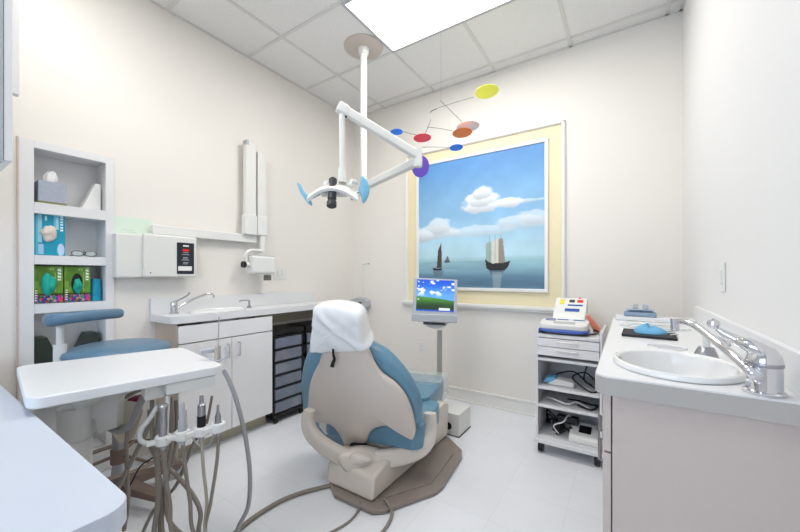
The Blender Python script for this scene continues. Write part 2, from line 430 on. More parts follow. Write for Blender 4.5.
for x0, x1, z0, z1 in ((CX0-w, CX1+w, CZ1, CZ1+w), (CX0-w, CX1+w, CZ0-w, CZ0), (CX0-w, CX0, CZ0, CZ1), (CX1, CX1+w, CZ0, CZ1)):
    box(bm, (x0, YB-.026, z0), (x1, YB-.0065, z1), .004, 3)
obj('frame', bm, 'trim', t)

# outlets and switches
def wall_plate(c, nrm, up, label, kind='outlet', w=.07, h=.115, gangs=1):
    nrm, up = Vector(nrm), Vector(up); rt = up.cross(nrm); c = Vector(c)
    nm = 'wall_outlet' if kind == 'outlet' else 'light_switch'
    t = thing(nm, label, 'outlet' if kind == 'outlet' else 'switch', c)
    bm = B(); obox(bm, c+nrm*.004, (rt, up, nrm), (w*gangs, h, .006), .002); obj('plate', bm, 'wplas', t)
    for g in range(gangs):
        o = (g-(gangs-1)/2)*.045
        if kind == 'outlet':
            for s in (-1, 1):
                bm = B(); lathe(bm, c+rt*o+nrm*.006+up*s*.02, [(.0155, 0), (.0155, .003), (.0, .003)], nrm, 20)
                so = obj('socket', bm, 'wplas', t)
                bm = B()
                for q in (-1, 1): obox(bm, c+rt*(o+q*.006)+nrm*.0095+up*(s*.02+.002), (rt, up, nrm), (.0022, .008, .0012))
                obj('slot', bm, 'dgrey', so)
        else:
            bm = B(); obox(bm, c+rt*o+nrm*.009, (rt, up, nrm), (.024, .055, .008), .003); obj('rocker', bm, 'wplas', t)
wall_plate((-1.74, YB, .448), (0, -1, 0), (0, 0, 1), 'white wall outlet on the back wall below the painting, left of the monitor stand')
wall_plate(atX(280, 273, XL), (1, 0, 0), (0, 0, 1), 'white double wall switch plate on the left wall beside the x-ray head', 'switch', gangs=1.5 and 2)
wall_plate(atX(724, 277, XR), (-1, 0, 0), (0, 0, 1), 'white light switch on the right wall above the backsplash', 'switch')

# ================================================================= NICHE SHELVES
nz = [1.864, (1.575, 1.516), (1.292, 1.242), (1.028, .978), (.62, .57), (.16, .09)]
t = thing('wall_shelf_unit', 'white built-in wall shelf unit with open compartments set into the left wall', 'shelf unit', (XL, .606, NZ0))
OY0, OY1 = .464, .766    # opening
UY0, UY1 = .407, .808; FX = XL+.012
bm = B()
box(bm, (XL-.001+.001, UY0, .0), (FX, OY0, 1.905), .002); box(bm, (XL, OY1, .0), (FX, UY1, 1.905), .002); box(bm, (XL, OY0, 1.864), (FX, OY1, 1.905), .001)
box(bm, (XL, OY0, 0), (FX, OY1, .16), .001)
obj('face_frame', bm, 'lam', t)
bm = B()
box(bm, (XL-ND, NY0+.01, NZ0+.002), (XL, OY0, NZ1-.002)); box(bm, (XL-ND, OY1, NZ0+.002), (XL, NY1-.002, NZ1-.002)); box(bm, (XL-ND-.006, NY0+.01, NZ0+.002), (XL-ND, NY1-.002, NZ1-.002)); box(bm, (XL-ND, OY0, 1.864), (XL, OY1, NZ1-.002))
obj('carcass', bm, 'lam', t)
for a, b in nz[1:]:
    bm = B(); box(bm, (XL-ND, OY0, b), (FX+.001, OY1, a), .0015); obj('shelf', bm, 'lam', t)
bm = B(); box(bm, (XL, UY0-.006, 0), (FX+.002, UY0-.0005, 1.905)); obj('edge_strip', bm, 'tanlam', t, label='tan edge strip')
Zs = [nz[1][0], nz[2][0], nz[3][0], nz[4][0]]
# tissue box
tb = thing('tissue_box', 'grey tissue box with a tissue poking out, on the top shelf of the wall unit', 'tissue box', (XL-.05, .545, Zs[0]))
bm = B(); box(bm, (XL-.125, .482, Zs[0]+.002), (XL-.005, .595, Zs[0]+.125), .003); obj('carton', bm, 'tissuebox', tb)
bm = B(); box(bm, (XL-.126, .481, Zs[0]+.001), (XL-.0035, .596, Zs[0]+.014), .002); obj('printed_band', bm, 'olive', tb)
bm = B()
pr = []
for i in range(9):
    f = i/8; r = .010+.024*math.sin(f*2.9)*(1-.55*f); pr.append([Vector((XL-.06+r*.5*math.cos(a), .54+(r+.007*math.sin(3*a+f*4))*math.sin(a), Zs[0]+.122+.068*f+.006*math.sin(2*a))) for a in [2*math.pi*j/18 for j in range(18)]])
ringed(bm, pr); obj('tissue', bm, 'tissue', tb, 80)
# white angled document holder
bm = B()
x = XL-.11
prism(bm, [Vector((x, .668, Zs[0]+.001)), Vector((x, .757, Zs[0]+.001)), Vector((x, .757, Zs[0]+.165)), Vector((x, .732, Zs[0]+.165))], (.07, 0, 0), .002)
tag(obj('document_holder', bm, 'white'), 'white slanted document holder at the right end of the top shelf', 'holder')
# glove boxes : front faces printed
def blob(bm, c, rx, ry, dep, seed, nrm=Vector((1, 0, 0))):
    c = Vector(c); rings = []
    for k in range(8):
        f = k/7; rr = math.cos(f*math.pi/2)
        rings.append([c+Vector((dep*math.sin(f*math.pi/2)*(.75+.5*noise.noise(Vector((math.cos(a)*1.7*rr, math.sin(a)*1.7*rr, seed)))),
                     math.cos(a)*rx*rr*(1+.30*noise.noise(Vector((math.cos(a)*1.6, math.sin(a)*1.6, seed+3)))),
                     math.sin(a)*ry*rr*(1+.30*noise.noise(Vector((math.cos(a)*1.6, math.sin(a)*1.6, seed+7)))))) for a in [2*math.pi*j/40 for j in range(40)]])
    ringed(bm, rings)
def teal_print(U, V):
    c = np.ones(U.shape+(3,))*np.array([.04, .60, .72])
    c = np.where((U > .05)[..., None] & (U < .11)[..., None], np.array([.35, .75, .85]), c)
    c = np.where(((U > .11) & (U < .24) & (V > .3))[..., None], np.array([.60, .82, .90]), c)
    c = np.where(((U > .62) & (U < .80) & (V > .62))[..., None], np.array([.45, .78, .87]), c)
    let = (np.sin(V*95) > -.3) & (U > .84) & (U < .93) & (V > .58) & (V < .95); c = np.where(let[..., None], np.array([.93, .97, .98]), c)
    let = (np.sin(V*150) > 0) & (U > .70) & (U < .76) & (V > .62) & (V < .9); c = np.where(let[..., None], np.array([.85, .93, .96]), c)
    let = (U > .33) & (U < .40) & (V > .82) & (V < .93); c = np.where(let[..., None], np.array([.7, .9, .93]), c)
    let = (U > .12) & (U < .30) & (V < .26) & (V > .02); c = np.where(let[..., None], np.array([.62, .78, .90]), c)
    d = ((U-.86)/.12)**2+((V-.14)/.15)**2 < 1; c = np.where(d[..., None], np.array([.74, .84, .93]), c)
    return c
def green_print(U, V):
    n = fbm(U, V, 4, 31)[..., None]
    c = np.array([.24, .42, .08])*(1-n)+np.array([.55, .70, .25])*n
    band = V < .215; 
    n1 = fbm(U, V, 16, 41, 2); n2 = fbm(U, V, 16, 42, 2); n3 = fbm(U, V, 16, 43, 2)
    cb = np.stack([.2+.65*smst(.42, .62, n1), .17+.38*smst(.45, .65, n2), .22+.45*smst(.45, .62, n3)], -1)
    c = np.where(band[..., None], cb, c)
    bk = (V < .255) & (V >= .215) & (U > .0); c = np.where(bk[..., None], np.array([.13, .22, .08]), c)
    let = (np.sin(V*70+U*9) > -.5) & (U > .80) & (U < .93) & (V > .62) & (V < .97); c = np.where(let[..., None], np.array([.90, .94, .88]), c)
    let = (np.sin(V*120) > .1) & (U > .70) & (U < .74) & (V > .3) & (V < .85); c = np.where(let[..., None], np.array([.75, .85, .6]), c)
    let = (np.sin(V*95) > 0) & (U > .03) & (U < .11) & (V > .04) & (V < .36); c = np.where(let[..., None], np.array([.88, .90, .85]), c)
    let = (np.sin(U*80) > 0) & (U > .5) & (U < .66) & (V > .9) & (V < .95); c = np.where(let[..., None], np.array([.8, .88, .7]), c)
    let = (U > .0) & (U < .16) & (V > .42) & (V < .60); c = np.where(let[..., None], np.array([.45, .62, .25]), c)
    return c
def glove_box(y0, y1, zb, h, pr, cm, sidem, glove, label, seed, rx, ry, dark=False):
    t = thing('glove_box', label, 'glove box', (XL-.05, (y0+y1)/2, zb))
    bm = B(); box(bm, (XL-.13, y0, zb+.001), (XL-.018, y1, zb+h), .001); obj('carton', bm, sidem, t)
    painted('printed_front', (XL-.0178, y0+.001, zb+.002), (0, 1, 0), (0, 0, 1), y1-y0-.002, h-.003, 110, 130, pr, 'print', t, .001)
    cc = Vector((XL-.0165, (y0+y1)/2-.003, zb+h*.52))
    if dark:
        bm = B(); prism(bm, [cc+Vector((0, rx*1.05*math.cos(a), ry*1.1*math.sin(a))) for a in [2*math.pi*j/32 for j in range(32)]], (.0008, 0, 0)); obj('opening', bm, 'black', t)
        cc = cc+Vector((0, .002, -ry*.25)); ry *= .75; rx *= .85
    bm = B(); blob(bm, cc+Vector((.0005, 0, 0)), rx, ry, .028, seed); obj('glove', bm, glove, t, 60)
glove_box(.468, .592, Zs[1], .236, teal_print, 'print', 'teal', 'creamglove', 'teal glove box with a cream glove bulging out, on the middle shelf', 3.1, .034, .043)
glove_box(.467, .584, Zs[2], .205, green_print, 'print', 'boxgreen', 'tealglove', 'green glove box filled with teal gloves, left of two on the lower shelf', 8.3, .031, .060)
glove_box(.588, .703, Zs[2], .205, green_print, 'print', 'boxgreen', 'tealglove', 'green glove box with a dark half-empty opening, beside the blue cups', 12.3, .024, .055, True)
# eyeglasses
t = thing('safety_glasses', 'folded clear safety glasses lying on the middle shelf', 'glasses', (XL-.03, .67, Zs[1]))
gy0 = .605
for s, lab in ((0, 'lens'), (1, 'lens')):
    yc = .645+s*.060
    bm = B(); ol = [Vector((XL-.02, yc+.026*math.cos(a), Zs[1]+.020+.016*math.sin(a)*(1 if math.sin(a) < 0 else .8))) for a in [2*math.pi*j/24 for j in range(24)]]
    prism(bm, ol, (.0015, 0, 0)); obj(lab, bm, 'glass', t)
    bm = B(); tube(bm, ol+[ol[0]], .0022, 6, 2); obj('rim', bm, 'dgrey', t)
bm = B(); tube(bm, [(XL-.02, .671, Zs[1]+.026), (XL-.019, .675, Zs[1]+.030), (XL-.02, .679, Zs[1]+.026)], .002, 6, 4); obj('bridge', bm, 'dgrey', t)
for s in (0, 1):
    bm = B(); y = .619+s*.112; y2 = .735-s*.11
    tube(bm, [(XL-.02, y, Zs[1]+.026), (XL-.045, y+(y2-y)*.2, Zs[1]+.022), (XL-.06-s*.02, y2, Zs[1]+.006)], .002, 6, 6); obj('temple', bm, 'dgrey', t)
# cups
t = thing('cup_stack', 'stack of bright blue plastic cups beside the green glove boxes', 'cups', (XL-.04, .735, Zs[2]))
for k in range(2):
    bm = B(); z0 = Zs[2]+.001+k*.045
    lathe(bm, (XL-.05, .7345, z0), [(.028, 0), (.0285, .004), (.0225, .088), (.0, .088)] if k else [(.0285, 0), (.0285, .004), (.024, .07), (.0, .07)], n=28)
    obj('cup', bm, 'cup', t)
# dark green bins on the lowest visible shelf
def green_bin(y0, y1, flip, label):
    t = thing('file_bin', label, 'bin', (XL-.06, (y0+y1)/2, Zs[3]), 'dark green bins in the lower compartment')
    zb = Zs[3]+.01; pts = [(y0, zb), (y1, zb), (y1, zb+.13), (y0+(y1-y0)*.62, zb+.21), (y0+.01, zb+.21), (y0, zb+.20)]
    if flip: pts = [(y0+y1-a, b) for a, b in pts]
    bm = B(); prism(bm, [Vector((XL-.13, a, b)) for a, b in pts], (.10, 0, 0), .003); obj('body', bm, 'green', t)
    bm = B(); box(bm, (XL-.14, y0-.004, Zs[3]+.001), (XL-.02, y1+.004, Zs[3]+.075), .003); obj('tray', bm, 'black', t)
green_bin(.474, .552, False, 'dark green angular bin at the left of the lower compartment, behind the stool post')
green_bin(.655, .745, True, 'dark green angular bin at the right of the lower compartment')

# ================================================================= LEFT COUNTER
CT = .925; CXF = -2.33; CY0, CY1 = 1.0, 2.45
t = thing('sink_counter', 'long white laminate worktop with low backsplash along the left wall', 'counter', (-2.5, 1.7, .88))
bm = B(); slab_hole(bm, rounded_rect(XL+.002, CY0, CXF, CY1, .06, 8, (0, 0, 0, 1)), oval((-2.455, 1.36), .105*.93, .20*.93), CT-.045, CT)
obj('worktop', bm, 'lam', t)
bm = B(); box(bm, (XL+.001, CY0, CT), (XL+.022, CY1-.02, CT+.105), .003); obj('backsplash', bm, 'lam', t)
bm = B(); box(bm, (XL+.01, CY1-.03, .0), (CXF+.03, CY1-.01, CT-.046), .001); obj('end_panel', bm, 'greylam', t)
bm = B(); box(bm, (XL+.015, CY0+.75, CT-.16), (XL+.03, CY1-.03, CT-.046), .001); obj('rear_rail', bm, 'kick', t)
# cabinet
K0, K1, KF = CY0+.035, 1.72, -2.352
t = thing('sink_cabinet', 'white base cabinet with two doors under the left worktop', 'cabinet', (-2.5, 1.37, 0))
bm = B(); box(bm, (XL+.003, K0+.004, .097), (KF-.001, K1-.002, CT-.18), .001); obj('carcass', bm, 'lam2', t)
bm = B(); box(bm, (XL+.003, K0, 0), (KF+.0, K0+.004, CT-.047)); obj('side_panel', bm, 'tanlam', t, label='tan side panel')
bm = B(); box(bm, (XL+.01, K0+.006, 0), (-2.42, K1-.004, .097)); obj('kick_board', bm, 'kick', t, label='olive grey kick board')
mid = 1.385
bm = B(); box(bm, (KF, K0+.004, .752), (KF+.018, K1-.002, CT-.062), .002); obj('false_drawer_front', bm, 'lam2', t)
for y0, y1, hy in ((K0+.004, mid-.0025, mid-.035), (mid+.0025, K1-.002, mid+.045)):
    bm = B(); box(bm, (KF, y0, .103), (KF+.018, y1, .745), .002); d = obj('door', bm, 'lam2', t)
    bm = B(); x = KF+.018
    tube(bm, [(x, hy, .705), (x+.022, hy, .705), (x+.028, hy, .698), (x+.028, hy, .622), (x+.022, hy, .615), (x, hy, .615)], .005, 8, 3); obj('handle', bm, 'gplas', d)
# sink basin, small faucet, dispenser
def sink_basin(c, rx, ry, label, zt):
    t = thing('sink_basin', label, 'sink', c)
    bm = B(); lathe(bm, c, [(1.0, .0015), (1.0, .008), (.985, .014), (.95, .016), (.90, .012), (.875, .004)], n=64, sx=rx, sy=ry, xdir=(1, 0, 0), cap=False)
    obj('rim', bm, 'porc', t)
    bm = B(); rr = []
    for s, h in ((.88, .008), (.865, .0), (.84, -.014), (.78, -.05), (.62, -.088), (.35, -.102), (.08, -.105)):
        rr.append([Vector(c)+Vector((rx*s*math.cos(a), ry*s*math.sin(a), h)) for a in [2*math.pi*j/64 for j in range(64)]])
    ringed(bm, rr, False); obj('bowl', bm, 'porc', t)
    bm = B(); lathe(bm, Vector(c)+Vector((0, 0, -.1045)), [(.022, 0), (.022, .002), (.012, .001), (.0, .001)], n=20); obj('drain', bm, 'chrome', t)
    return t
LS = (-2.455, 1.36, CT)
sink_basin(LS, .105, .20, 'shallow white oval sink set into the left worktop', CT)
t = thing('sink_faucet', 'chrome single-lever faucet with long thin spout on the left worktop', 'faucet', (-2.53, 1.09, CT))
b0 = Vector((-2.52, 1.092, CT))
bm = B(); lathe(bm, b0, [(.029, .001), (.029, .008), (.023, .014), (.022, .055), (.024, .065), (.020, .080), (.0, .088)], n=28); obj('body', bm, 'chrome', t)
bm = B(); tube(bm, [b0+Vector((.0, .01, .03)), b0+Vector((.01, .07, .07)), b0+Vector((.02, .16, .112)), b0+Vector((.025, .215, .128)), b0+Vector((.027, .245, .118)), b0+Vector((.027, .250, .098))], .008, 12, 8, rs=(.009, .008)); obj('spout', bm, 'chrome', t)
bm = B(); tube(bm, [b0+Vector((0, 0, .08)), b0+Vector((.0, .035, .095)), b0+Vector((.0, .085, .122)), b0+Vector((.0, .098, .142))], .007, 10, 6, flat=.7); obj('lever', bm, 'steel', t)
t = thing('water_tap', 'small angled drinking tap on the left worktop near the sink end', 'tap', (-2.45, 1.58, CT))
b0 = Vector((-2.53, 1.645, CT))
bm = B(); lathe(bm, b0, [(.017, .001), (.017, .012), (.008, .018), (.007, .06), (.0, .062)], n=20); obj('post', bm, 'steel', t)
bm = B(); tube(bm, [b0+Vector((0, 0, .056)), b0+Vector((.03, -.04, .062)), b0+Vector((.06, -.11, .066)), b0+Vector((.065, -.12, .056))], .0055, 8, 6); obj('spout', bm, 'steel', t)

# rolling drawer carts under the counter
def drawer_cart(y0, y1, label):
    xf = -2.345; xb = -2.60; z0, z1 = .055, .745
    t = thing('drawer_cart', label, 'drawer cart', ((xf+xb)/2, (y0+y1)/2, 0), 'black drawer carts under the left worktop')
    bm = B()
    for y in (y0, y1-.014):
        for x in (xf-.014, xb): box(bm, (x, y, z0), (x+.014, y+.014, z1), .002)
    n = 6; h = (z1-.05-z0-.02)/n
    for k in range(n+1):
        z = z0+.015+k*h; box(bm, (xb, y0+.002, z-.006), (xf, y1-.002, z+.006), .002)
    box(bm, (xb-.005, y0-.006, z1-.040), (xf+.012, y1+.006, z1), .008, 3); box(bm, (xb, y0-.004, z0-.012), (xf+.012, y1+.004, z0+.02), .006)
    obj('rack', bm, 'black', t)
    for k in range(n):
        za = z0+.015+k*h+.009; bm = B(); box(bm, (xb+.01, y0+.017, za), (xf+.004, y1-.017, za+h-.022), .006, 3); d = obj('drawer', bm, 'drawer', t)
        bm = B()
        for q in range(5):
            yy = y0+.035+random.random()*(y1-y0-.10); hh = .02+random.random()*(h-.055)
            box(bm, (xf-.09, yy, za+.004), (xf-.02, yy+.02+random.random()*.03, za+.004+hh), .002)
        obj('contents', bm, ('white', 'royal', 'salmon', 'white', 'gplas', 'teal')[(k*5) % 6], d)
    for y in (y0+.02, y1-.02):
        for x in (xf-.005, xb+.03):
            bm = B(); lathe(bm, (x, y-.011, .024), [(.010, 0), (.024, .002), (.024, .020), (.010, .022)], (0, 1, 0), 20); box(bm, (x-.008, y-.008, .03), (x+.008, y+.008, .046)); obj('caster', bm, 'black', t)
drawer_cart(1.735, 2.035, 'black frame cart with six clear drawers, next to the cabinet doors')
drawer_cart(2.065, 2.365, 'black frame cart with clear drawers, farther one partly hidden by the patient chair')

# ================================================================= WALL X-RAY UNIT
t = thing('xray_control_box', 'cream wall control box with a dark keypad panel and red display', 'control box', (XL, 1.05, 1.3))
bm = B(); p0 = atX(115.5, 278, XL+.07); p1 = atX(146, 235, XL+.07)
box(bm, (XL+.001, p0.y, p0.z), (XL+.075, 1.00, p1.z), .012, 3); obj('side_housing', bm, 'cplas', t)
BX = XL+.10; q0 = atX(144, 277.5, BX); q1 = atX(197.5, 238.5, BX)
bm = B(); box(bm, (XL+.0505, q0.y, q0.z), (BX, q1.y, q1.z+.006), .014, 3); obj('front_housing', bm, 'cplas', t)
k0 = atX(177, 274.5, BX+.002); k1 = atX(194, 243.5, BX+.002)
bm = B(); prism(bm, [Vector((BX-.001, y, z)) for y, z in rounded_rect(k0.y, k0.z+.004, k1.y, k1.z, .006)], (.004, 0, 0), .001); kp = obj('keypad_panel', bm, 'dgrey', t, label='dark grey keypad panel')
kp.data.materials[0] = mat('keypad_navy', (.12, .15, .20), .35)
W = k1.y-k0.y; H = k1.z-k0.z
def kb(name, u0, u1, v0, v1, m):
    bm = B(); box(bm, (BX+.003, k0.y+W*u0, k0.z+H*v0), (BX+.0045, k0.y+W*u1, k0.z+H*v1)); obj(name, bm, m, kp)
kb('display', .33, .68, .73, .80, 'redled'); kb('label_strip', .06, .86, .12, .26, 'white'); kb('lettering', .34, .68, .88, .925, 'white')
for v in (.68, .62, .53, .49, .45, .37, .33): kb('key_mark', .30+.06*math.sin(v*40), .66+.05*math.cos(v*30), v, v+.015, 'gplas')
bm = B(); lathe(bm, (BX-.001, q0.y+.035, q0.z+.03), [(.010, 0), (.010, .003), (.0, .003)], (1, 0, 0), 16); obj('badge', bm, 'white', t)
bm = B(); box(bm, (BX, q0.y+.031, q0.z+.026), (BX+.004, q0.y+.039, q0.z+.034), .001); obj('key_switch', bm, 'brown', t)
# mint paper sheets on top
bm = B(); g0 = atX(115, 236, XL+.02); g1 = atX(153, 219.5, XL+.02)
box(bm, (XL+.001, g0.y, g0.z-.015), (XL+.006, g1.y, g1.z-.002), .001)
mp_ = obj('mint_folder', bm, 'mint'); tag(mp_, 'pale green paper folder tucked behind the wall control box', 'folder')
bm = B()
for k in range(4): box(bm, (XL+.0058, g0.y+.04+.02*k, g0.z+.045-.012*k), (XL+.0066, g0.y+.10+.012*k, g0.z+.047-.012*k))
obj('printed_lines', bm, 'gplas', mp_)
# arm
t = thing('xray_unit', 'white wall-mounted x-ray arm with folded upright and tube head', 'x-ray unit', (XL, 1.8, 1.3))
RX = XL+.06
r0 = atX(153, 237, RX); r1 = atX(257, 243, RX); r0b = atX(153, 228, RX); r1b = atX(257, 236, RX)
bm = B(); box(bm, (XL+.015, r0.y, r1.z-.002), (RX, r1.y, r1b.z+.004), .006, 3); box(bm, (XL+.001, 1.55, r1.z+.01), (XL+.02, 1.75, r1b.z-.01)); obj('extension_arm', bm, 'wplas', t)
UX = RX+.03
def upr(xa, xb, yt, yb, dx0, dx1, nm):
    a = atX(xa, yb, UX); b = atX(xb, yt, UX)
    bm = B(); box(bm, (UX-dx1, a.y, a.z), (UX-dx0, b.y, b.z), .006, 3); return obj(nm, bm, 'wplas', t)
upr(246.5, 256.5, 143, 233, 0, .05, 'lower_upright'); upr(258.2, 266.5, 154, 233, .002, .046, 'upper_upright')
upr(245.2, 257.3, 216, 234, -.004, .054, 'pivot_housing'); upr(257.8, 267.6, 217, 235, -.004, .05, 'pivot_housing')
# arm cap pointing up
a = atX(246.5, 143, UX); b = atX(249, 140, UX)
bm = B(); box(bm, (UX-.05, a.y, a.z-.01), (UX+.002, b.y, a.z+.03), .003); obj('end_fin', bm, 'gplas', t)
c0 = atX(262, 235, UX-.02); c1 = atX(262, 252, UX-.02)
bm = B(); cyl(bm, c0, c1, .020); obj('drop_stem', bm, 'wplas', t)
hx = UX+.03
bm = B(); y0 = atX(246, 262, hx).y; y1 = atX(262, 250, hx).y; zt = atX(254, 250.5, hx).z; zb = atX(246, 262, hx).z
tube(bm, [(UX-.02, y1+.02, zt), (hx-.01, y1-.02, zt), (hx, y0+.05, zt), (hx, y0+.01, zt-.02), (hx, y0, zt-.05), (hx, y0, zb-.03)], .014, 12, 6); obj('yoke', bm, 'wplas', t)
h0 = atX(249, 274, hx); h1 = atX(273, 256, hx)
bm = B(); box(bm, (hx-.06, h0.y, h0.z+.002), (hx+.06, h1.y-.01, h1.z-.006), .022, 4); obj('tube_head', bm, 'wplas', t)
bm = B(); box(bm, (hx-.06, h0.y+.012, h1.z-.012), (hx+.052, h1.y-.022, h1.z-.003), .003); obj('head_seam', bm, 'gplas', t)
bm = B(); cyl(bm, (hx, y0-.012, zb-.02), (hx, h0.y+.03, zb-.02), .022); obj('side_pivot', bm, 'wplas', t)
bm = B(); cyl(bm, (hx+.002, y0-.032, zb-.02), (hx+.002, y0-.010, zb-.02), .025); obj('knob', bm, 'black', t, label='black knob')
n0 = atX(268.5, 274, hx)
bm = B(); lathe(bm, (hx, n0.y-.01, n0.z+.012), [(.034, 0), (.034, -.018), (.030, -.02), (.030, -.025)], n=28); obj('cone_collar', bm, 'wplas', t)
bm = B(); lathe(bm, (hx, n0.y-.01, n0.z-.012), [(.030, .002), (.031, -.018), (.031, -.042), (.026, -.042)], n=28); obj('cone', bm, mat('cone_grey', (.42, .42, .39), .4), t, label='dark grey cone')

# small device by the back corner
t = thing('wall_dispenser', 'small pale grey device on the back wall beside the chair headrest', 'dispenser', (-2.5, YB, .95))
g = lambda x, y: atY(x, y, YB-.09)
pts = [g(347, 307), g(346, 304), g(350, 300), g(356, 297.5), g(362, 298), g(366, 301), g(366.5, 307), g(360, 309)]
bm = B(); prism(bm, pts, (0, .088, 0), .008, 3); obj('body', bm, 'gplas', t)
c = atY(360, 303, YB-.093); bm = B(); box(bm, (c.x-.025, YB-.096, c.z-.010), (c.x+.02, YB-.088, c.z+.012), .003); obj('slot', bm, 'dgrey', t)
c = atY(364, 309, YB-.06); bm = B(); box(bm, (c.x-.012, YB-.075, c.z-.10), (c.x+.012, YB-.05, c.z+.005), .004); obj('lever', bm, 'dgrey', t)
t = thing('wall_conduit', 'thin white conduit rising from the grey wall device near the corner', 'conduit', (-2.55, YB, 1.1))
a = atY(362.5, 299, YB-.012); b = atY(362.5, 265, YB-.012)
bm = B(); cyl(bm, a, b, .0035); obj('tube', bm, 'wplas', t)
c = atY(369, 263.5, YB-.012); bm = B(); tube(bm, [b, Vector((b.x+.01, b.y, b.z+.008)), c], .003, 6, 4); cyl(bm, c, c-Vector((0, .014, 0)), .010, .007, 12); obj('cap', bm, 'gplas', t)

# ================================================================= DESK AND UPPER CABINET, NEAR LEFT
DZ = .80
e = atZ(90, 462, DZ).y
DE = atZ(133, 503, DZ).x
t = thing('side_desk', 'white laminate desk with rounded corner in the left foreground', 'desk', (-1.6, 0, 0))
bm = B(); prism(bm, [Vector((x, y, DZ-.04)) for x, y in rounded_rect(XL+.002, -.45, DE, e, .045, 8, (1, 0, 0, 0))], (0, 0, .04), .003); obj('desktop', bm, 'desk', t)
bm = B(); box(bm, (XL+.005, -.43, 0), (DE-.06, e-.07, DZ-.041), .002); obj('pedestal', bm, 'lam2', t)
t = thing('wall_cabinet', 'pale grey upper cabinet at the left edge of the photo', 'cabinet', (-1.9, .05, 1.5))
cc = atY(13, 163, e-.03)
bm = B(); box(bm, (XL+.002, -.18, cc.z), (cc.x, e-.048, 2.75), .001); obj('carcass', bm, 'gplas', t)
bm = B(); box(bm, (cc.x-.42, e-.047, cc.z+.004), (cc.x-.002, e-.03, 2.745), .002); obj('door', bm, 'lam2', t)
c2 = atY(17.5, 95, e+.0)
bm = B(); box(bm, (XL+.01, e-.047, cc.z+.004), (cc.x-.425, e-.03, 2.745), .002); obj('door', bm, 'lam2', t)
c3 = atX(19.5, 95, -1.9)
bm = B(); box(bm, (-1.93, e-.0295, c3.z), (-1.9, c3.y, 2.745), .002); obj('open_door', bm, 'lam2', t)

# ================================================================= ASSISTANT STOOL
SX, SY = -2.19, .69
t = thing('assistant_stool', 'tall assistant stool with slate blue seat and curved blue arm rest', 'stool', (SX, SY, 0))
bm = B(); lathe(bm, (SX, SY, .765), [(.0, 0), (.18, .0), (.212, .012), (.222, .030), (.215, .050), (.17, .064), (.09, .070), (.0, .071)], n=48); obj('seat', bm, 'blue2', t, 60)
bm = B(); lathe(bm, (SX, SY, .755), [(.17, 0), (.18, .006), (.18, .012), (.0, .012)], n=40); obj('seat_plate', bm, 'brown', t)
bm = B(); cyl(bm, (SX, SY, .42), (SX, SY, .756), .018); cyl(bm, (SX, SY, .10), (SX, SY, .44), .028); obj('gas_column', bm, 'steel', t)
bm = B(); lathe(bm, (SX, SY, .235), [(.2, -.011), (.211, 0), (.2, .011), (.189, 0), (.2, -.011)], n=48, cap=False); 
for k in range(3):
    a = 2*math.pi*k/3+.4; cyl(bm, (SX, SY, .26), (SX+.2*math.cos(a), SY+.2*math.sin(a), .235), .008, n=10)
cyl(bm, (SX, SY, .22), (SX, SY, .29), .036); obj('foot_ring', bm, 'brown', t)
for k in range(5):
    a = 2*math.pi*k/5+.35; d = Vector((math.cos(a), math.sin(a), 0)); s = Vector((-d.y, d.x, 0)); c = Vector((SX, SY, 0))
    bm = B(); ringed(bm, [[c+d*r+s*w*i+Vector((0, 0, z+h*j)) for i, j in ((-1, 0), (1, 0), (1, 1), (-1, 1))] for r, w, z, h in ((.01, .035, .085, .05), (.15, .030, .075, .035), (.29, .022, .062, .026), (.305, .015, .064, .02))])
    lg = obj('leg', bm, 'brown', t, 30)
    bm = B(); w = c+d*.29; lathe(bm, w+Vector((0, 0, .027))-s*.018, [(.012, 0), (.027, .004), (.027, .032), (.012, .036)], s, 20); cyl(bm, w+Vector((0, 0, .03)), w+Vector((0, 0, .07)), .009, n=10); obj('caster', bm, 'gplas', lg)
# curved arm rest: traced at its own distance
ap = [at(50, 320, 1.62), at(60, 319, 1.60), at(72, 317.5, 1.62), at(90, 315.5, 1.70), at(108, 314, 1.80), at(121, 313, 1.88)]
bm = B(); P = smooth_path(ap, 8); rings = []
for i, p in enumerate(P):
    f = i/(len(P)-1); d = (P[min(i+1, len(P)-1)]-P[max(i-1, 0)]).normalized(); side = d.cross(Vector((0, 0, 1))).normalized(); up = side.cross(d)
    end = min(1, math.sin(min(f*9, math.pi/2))**.6+.05, math.sin(min((1-f)*14, math.pi/2))**.6+.05)
    hw = (.036+.014*max(0, 1-f*3.2))*end; hh = (.026+.011*max(0, 1-f*3.0))*end
    rings.append([p+side*hw*math.copysign(abs(math.cos(a))**.7, math.cos(a))+up*hh*math.copysign(abs(math.sin(a))**.7, math.sin(a)) for a in [2*math.pi*j/20 for j in range(20)]])
ringed(bm, rings); obj('arm_rest', bm, 'blue2', t, 70)
pb = at(60, 320, 1.62)
bm = B(); cyl(bm, (pb.x, pb.y, .80), (pb.x, pb.y, pb.z-.02), .014); cyl(bm, (pb.x, pb.y, .74), (pb.x, pb.y, .86), .024); tube(bm, [(pb.x, pb.y, .75), (pb.x+.01, pb.y+.03, .742), (SX-.12, SY-.05, .742), (SX, SY, .742)], .014, 10, 6)
obj('arm_post', bm, 'wplas', t)

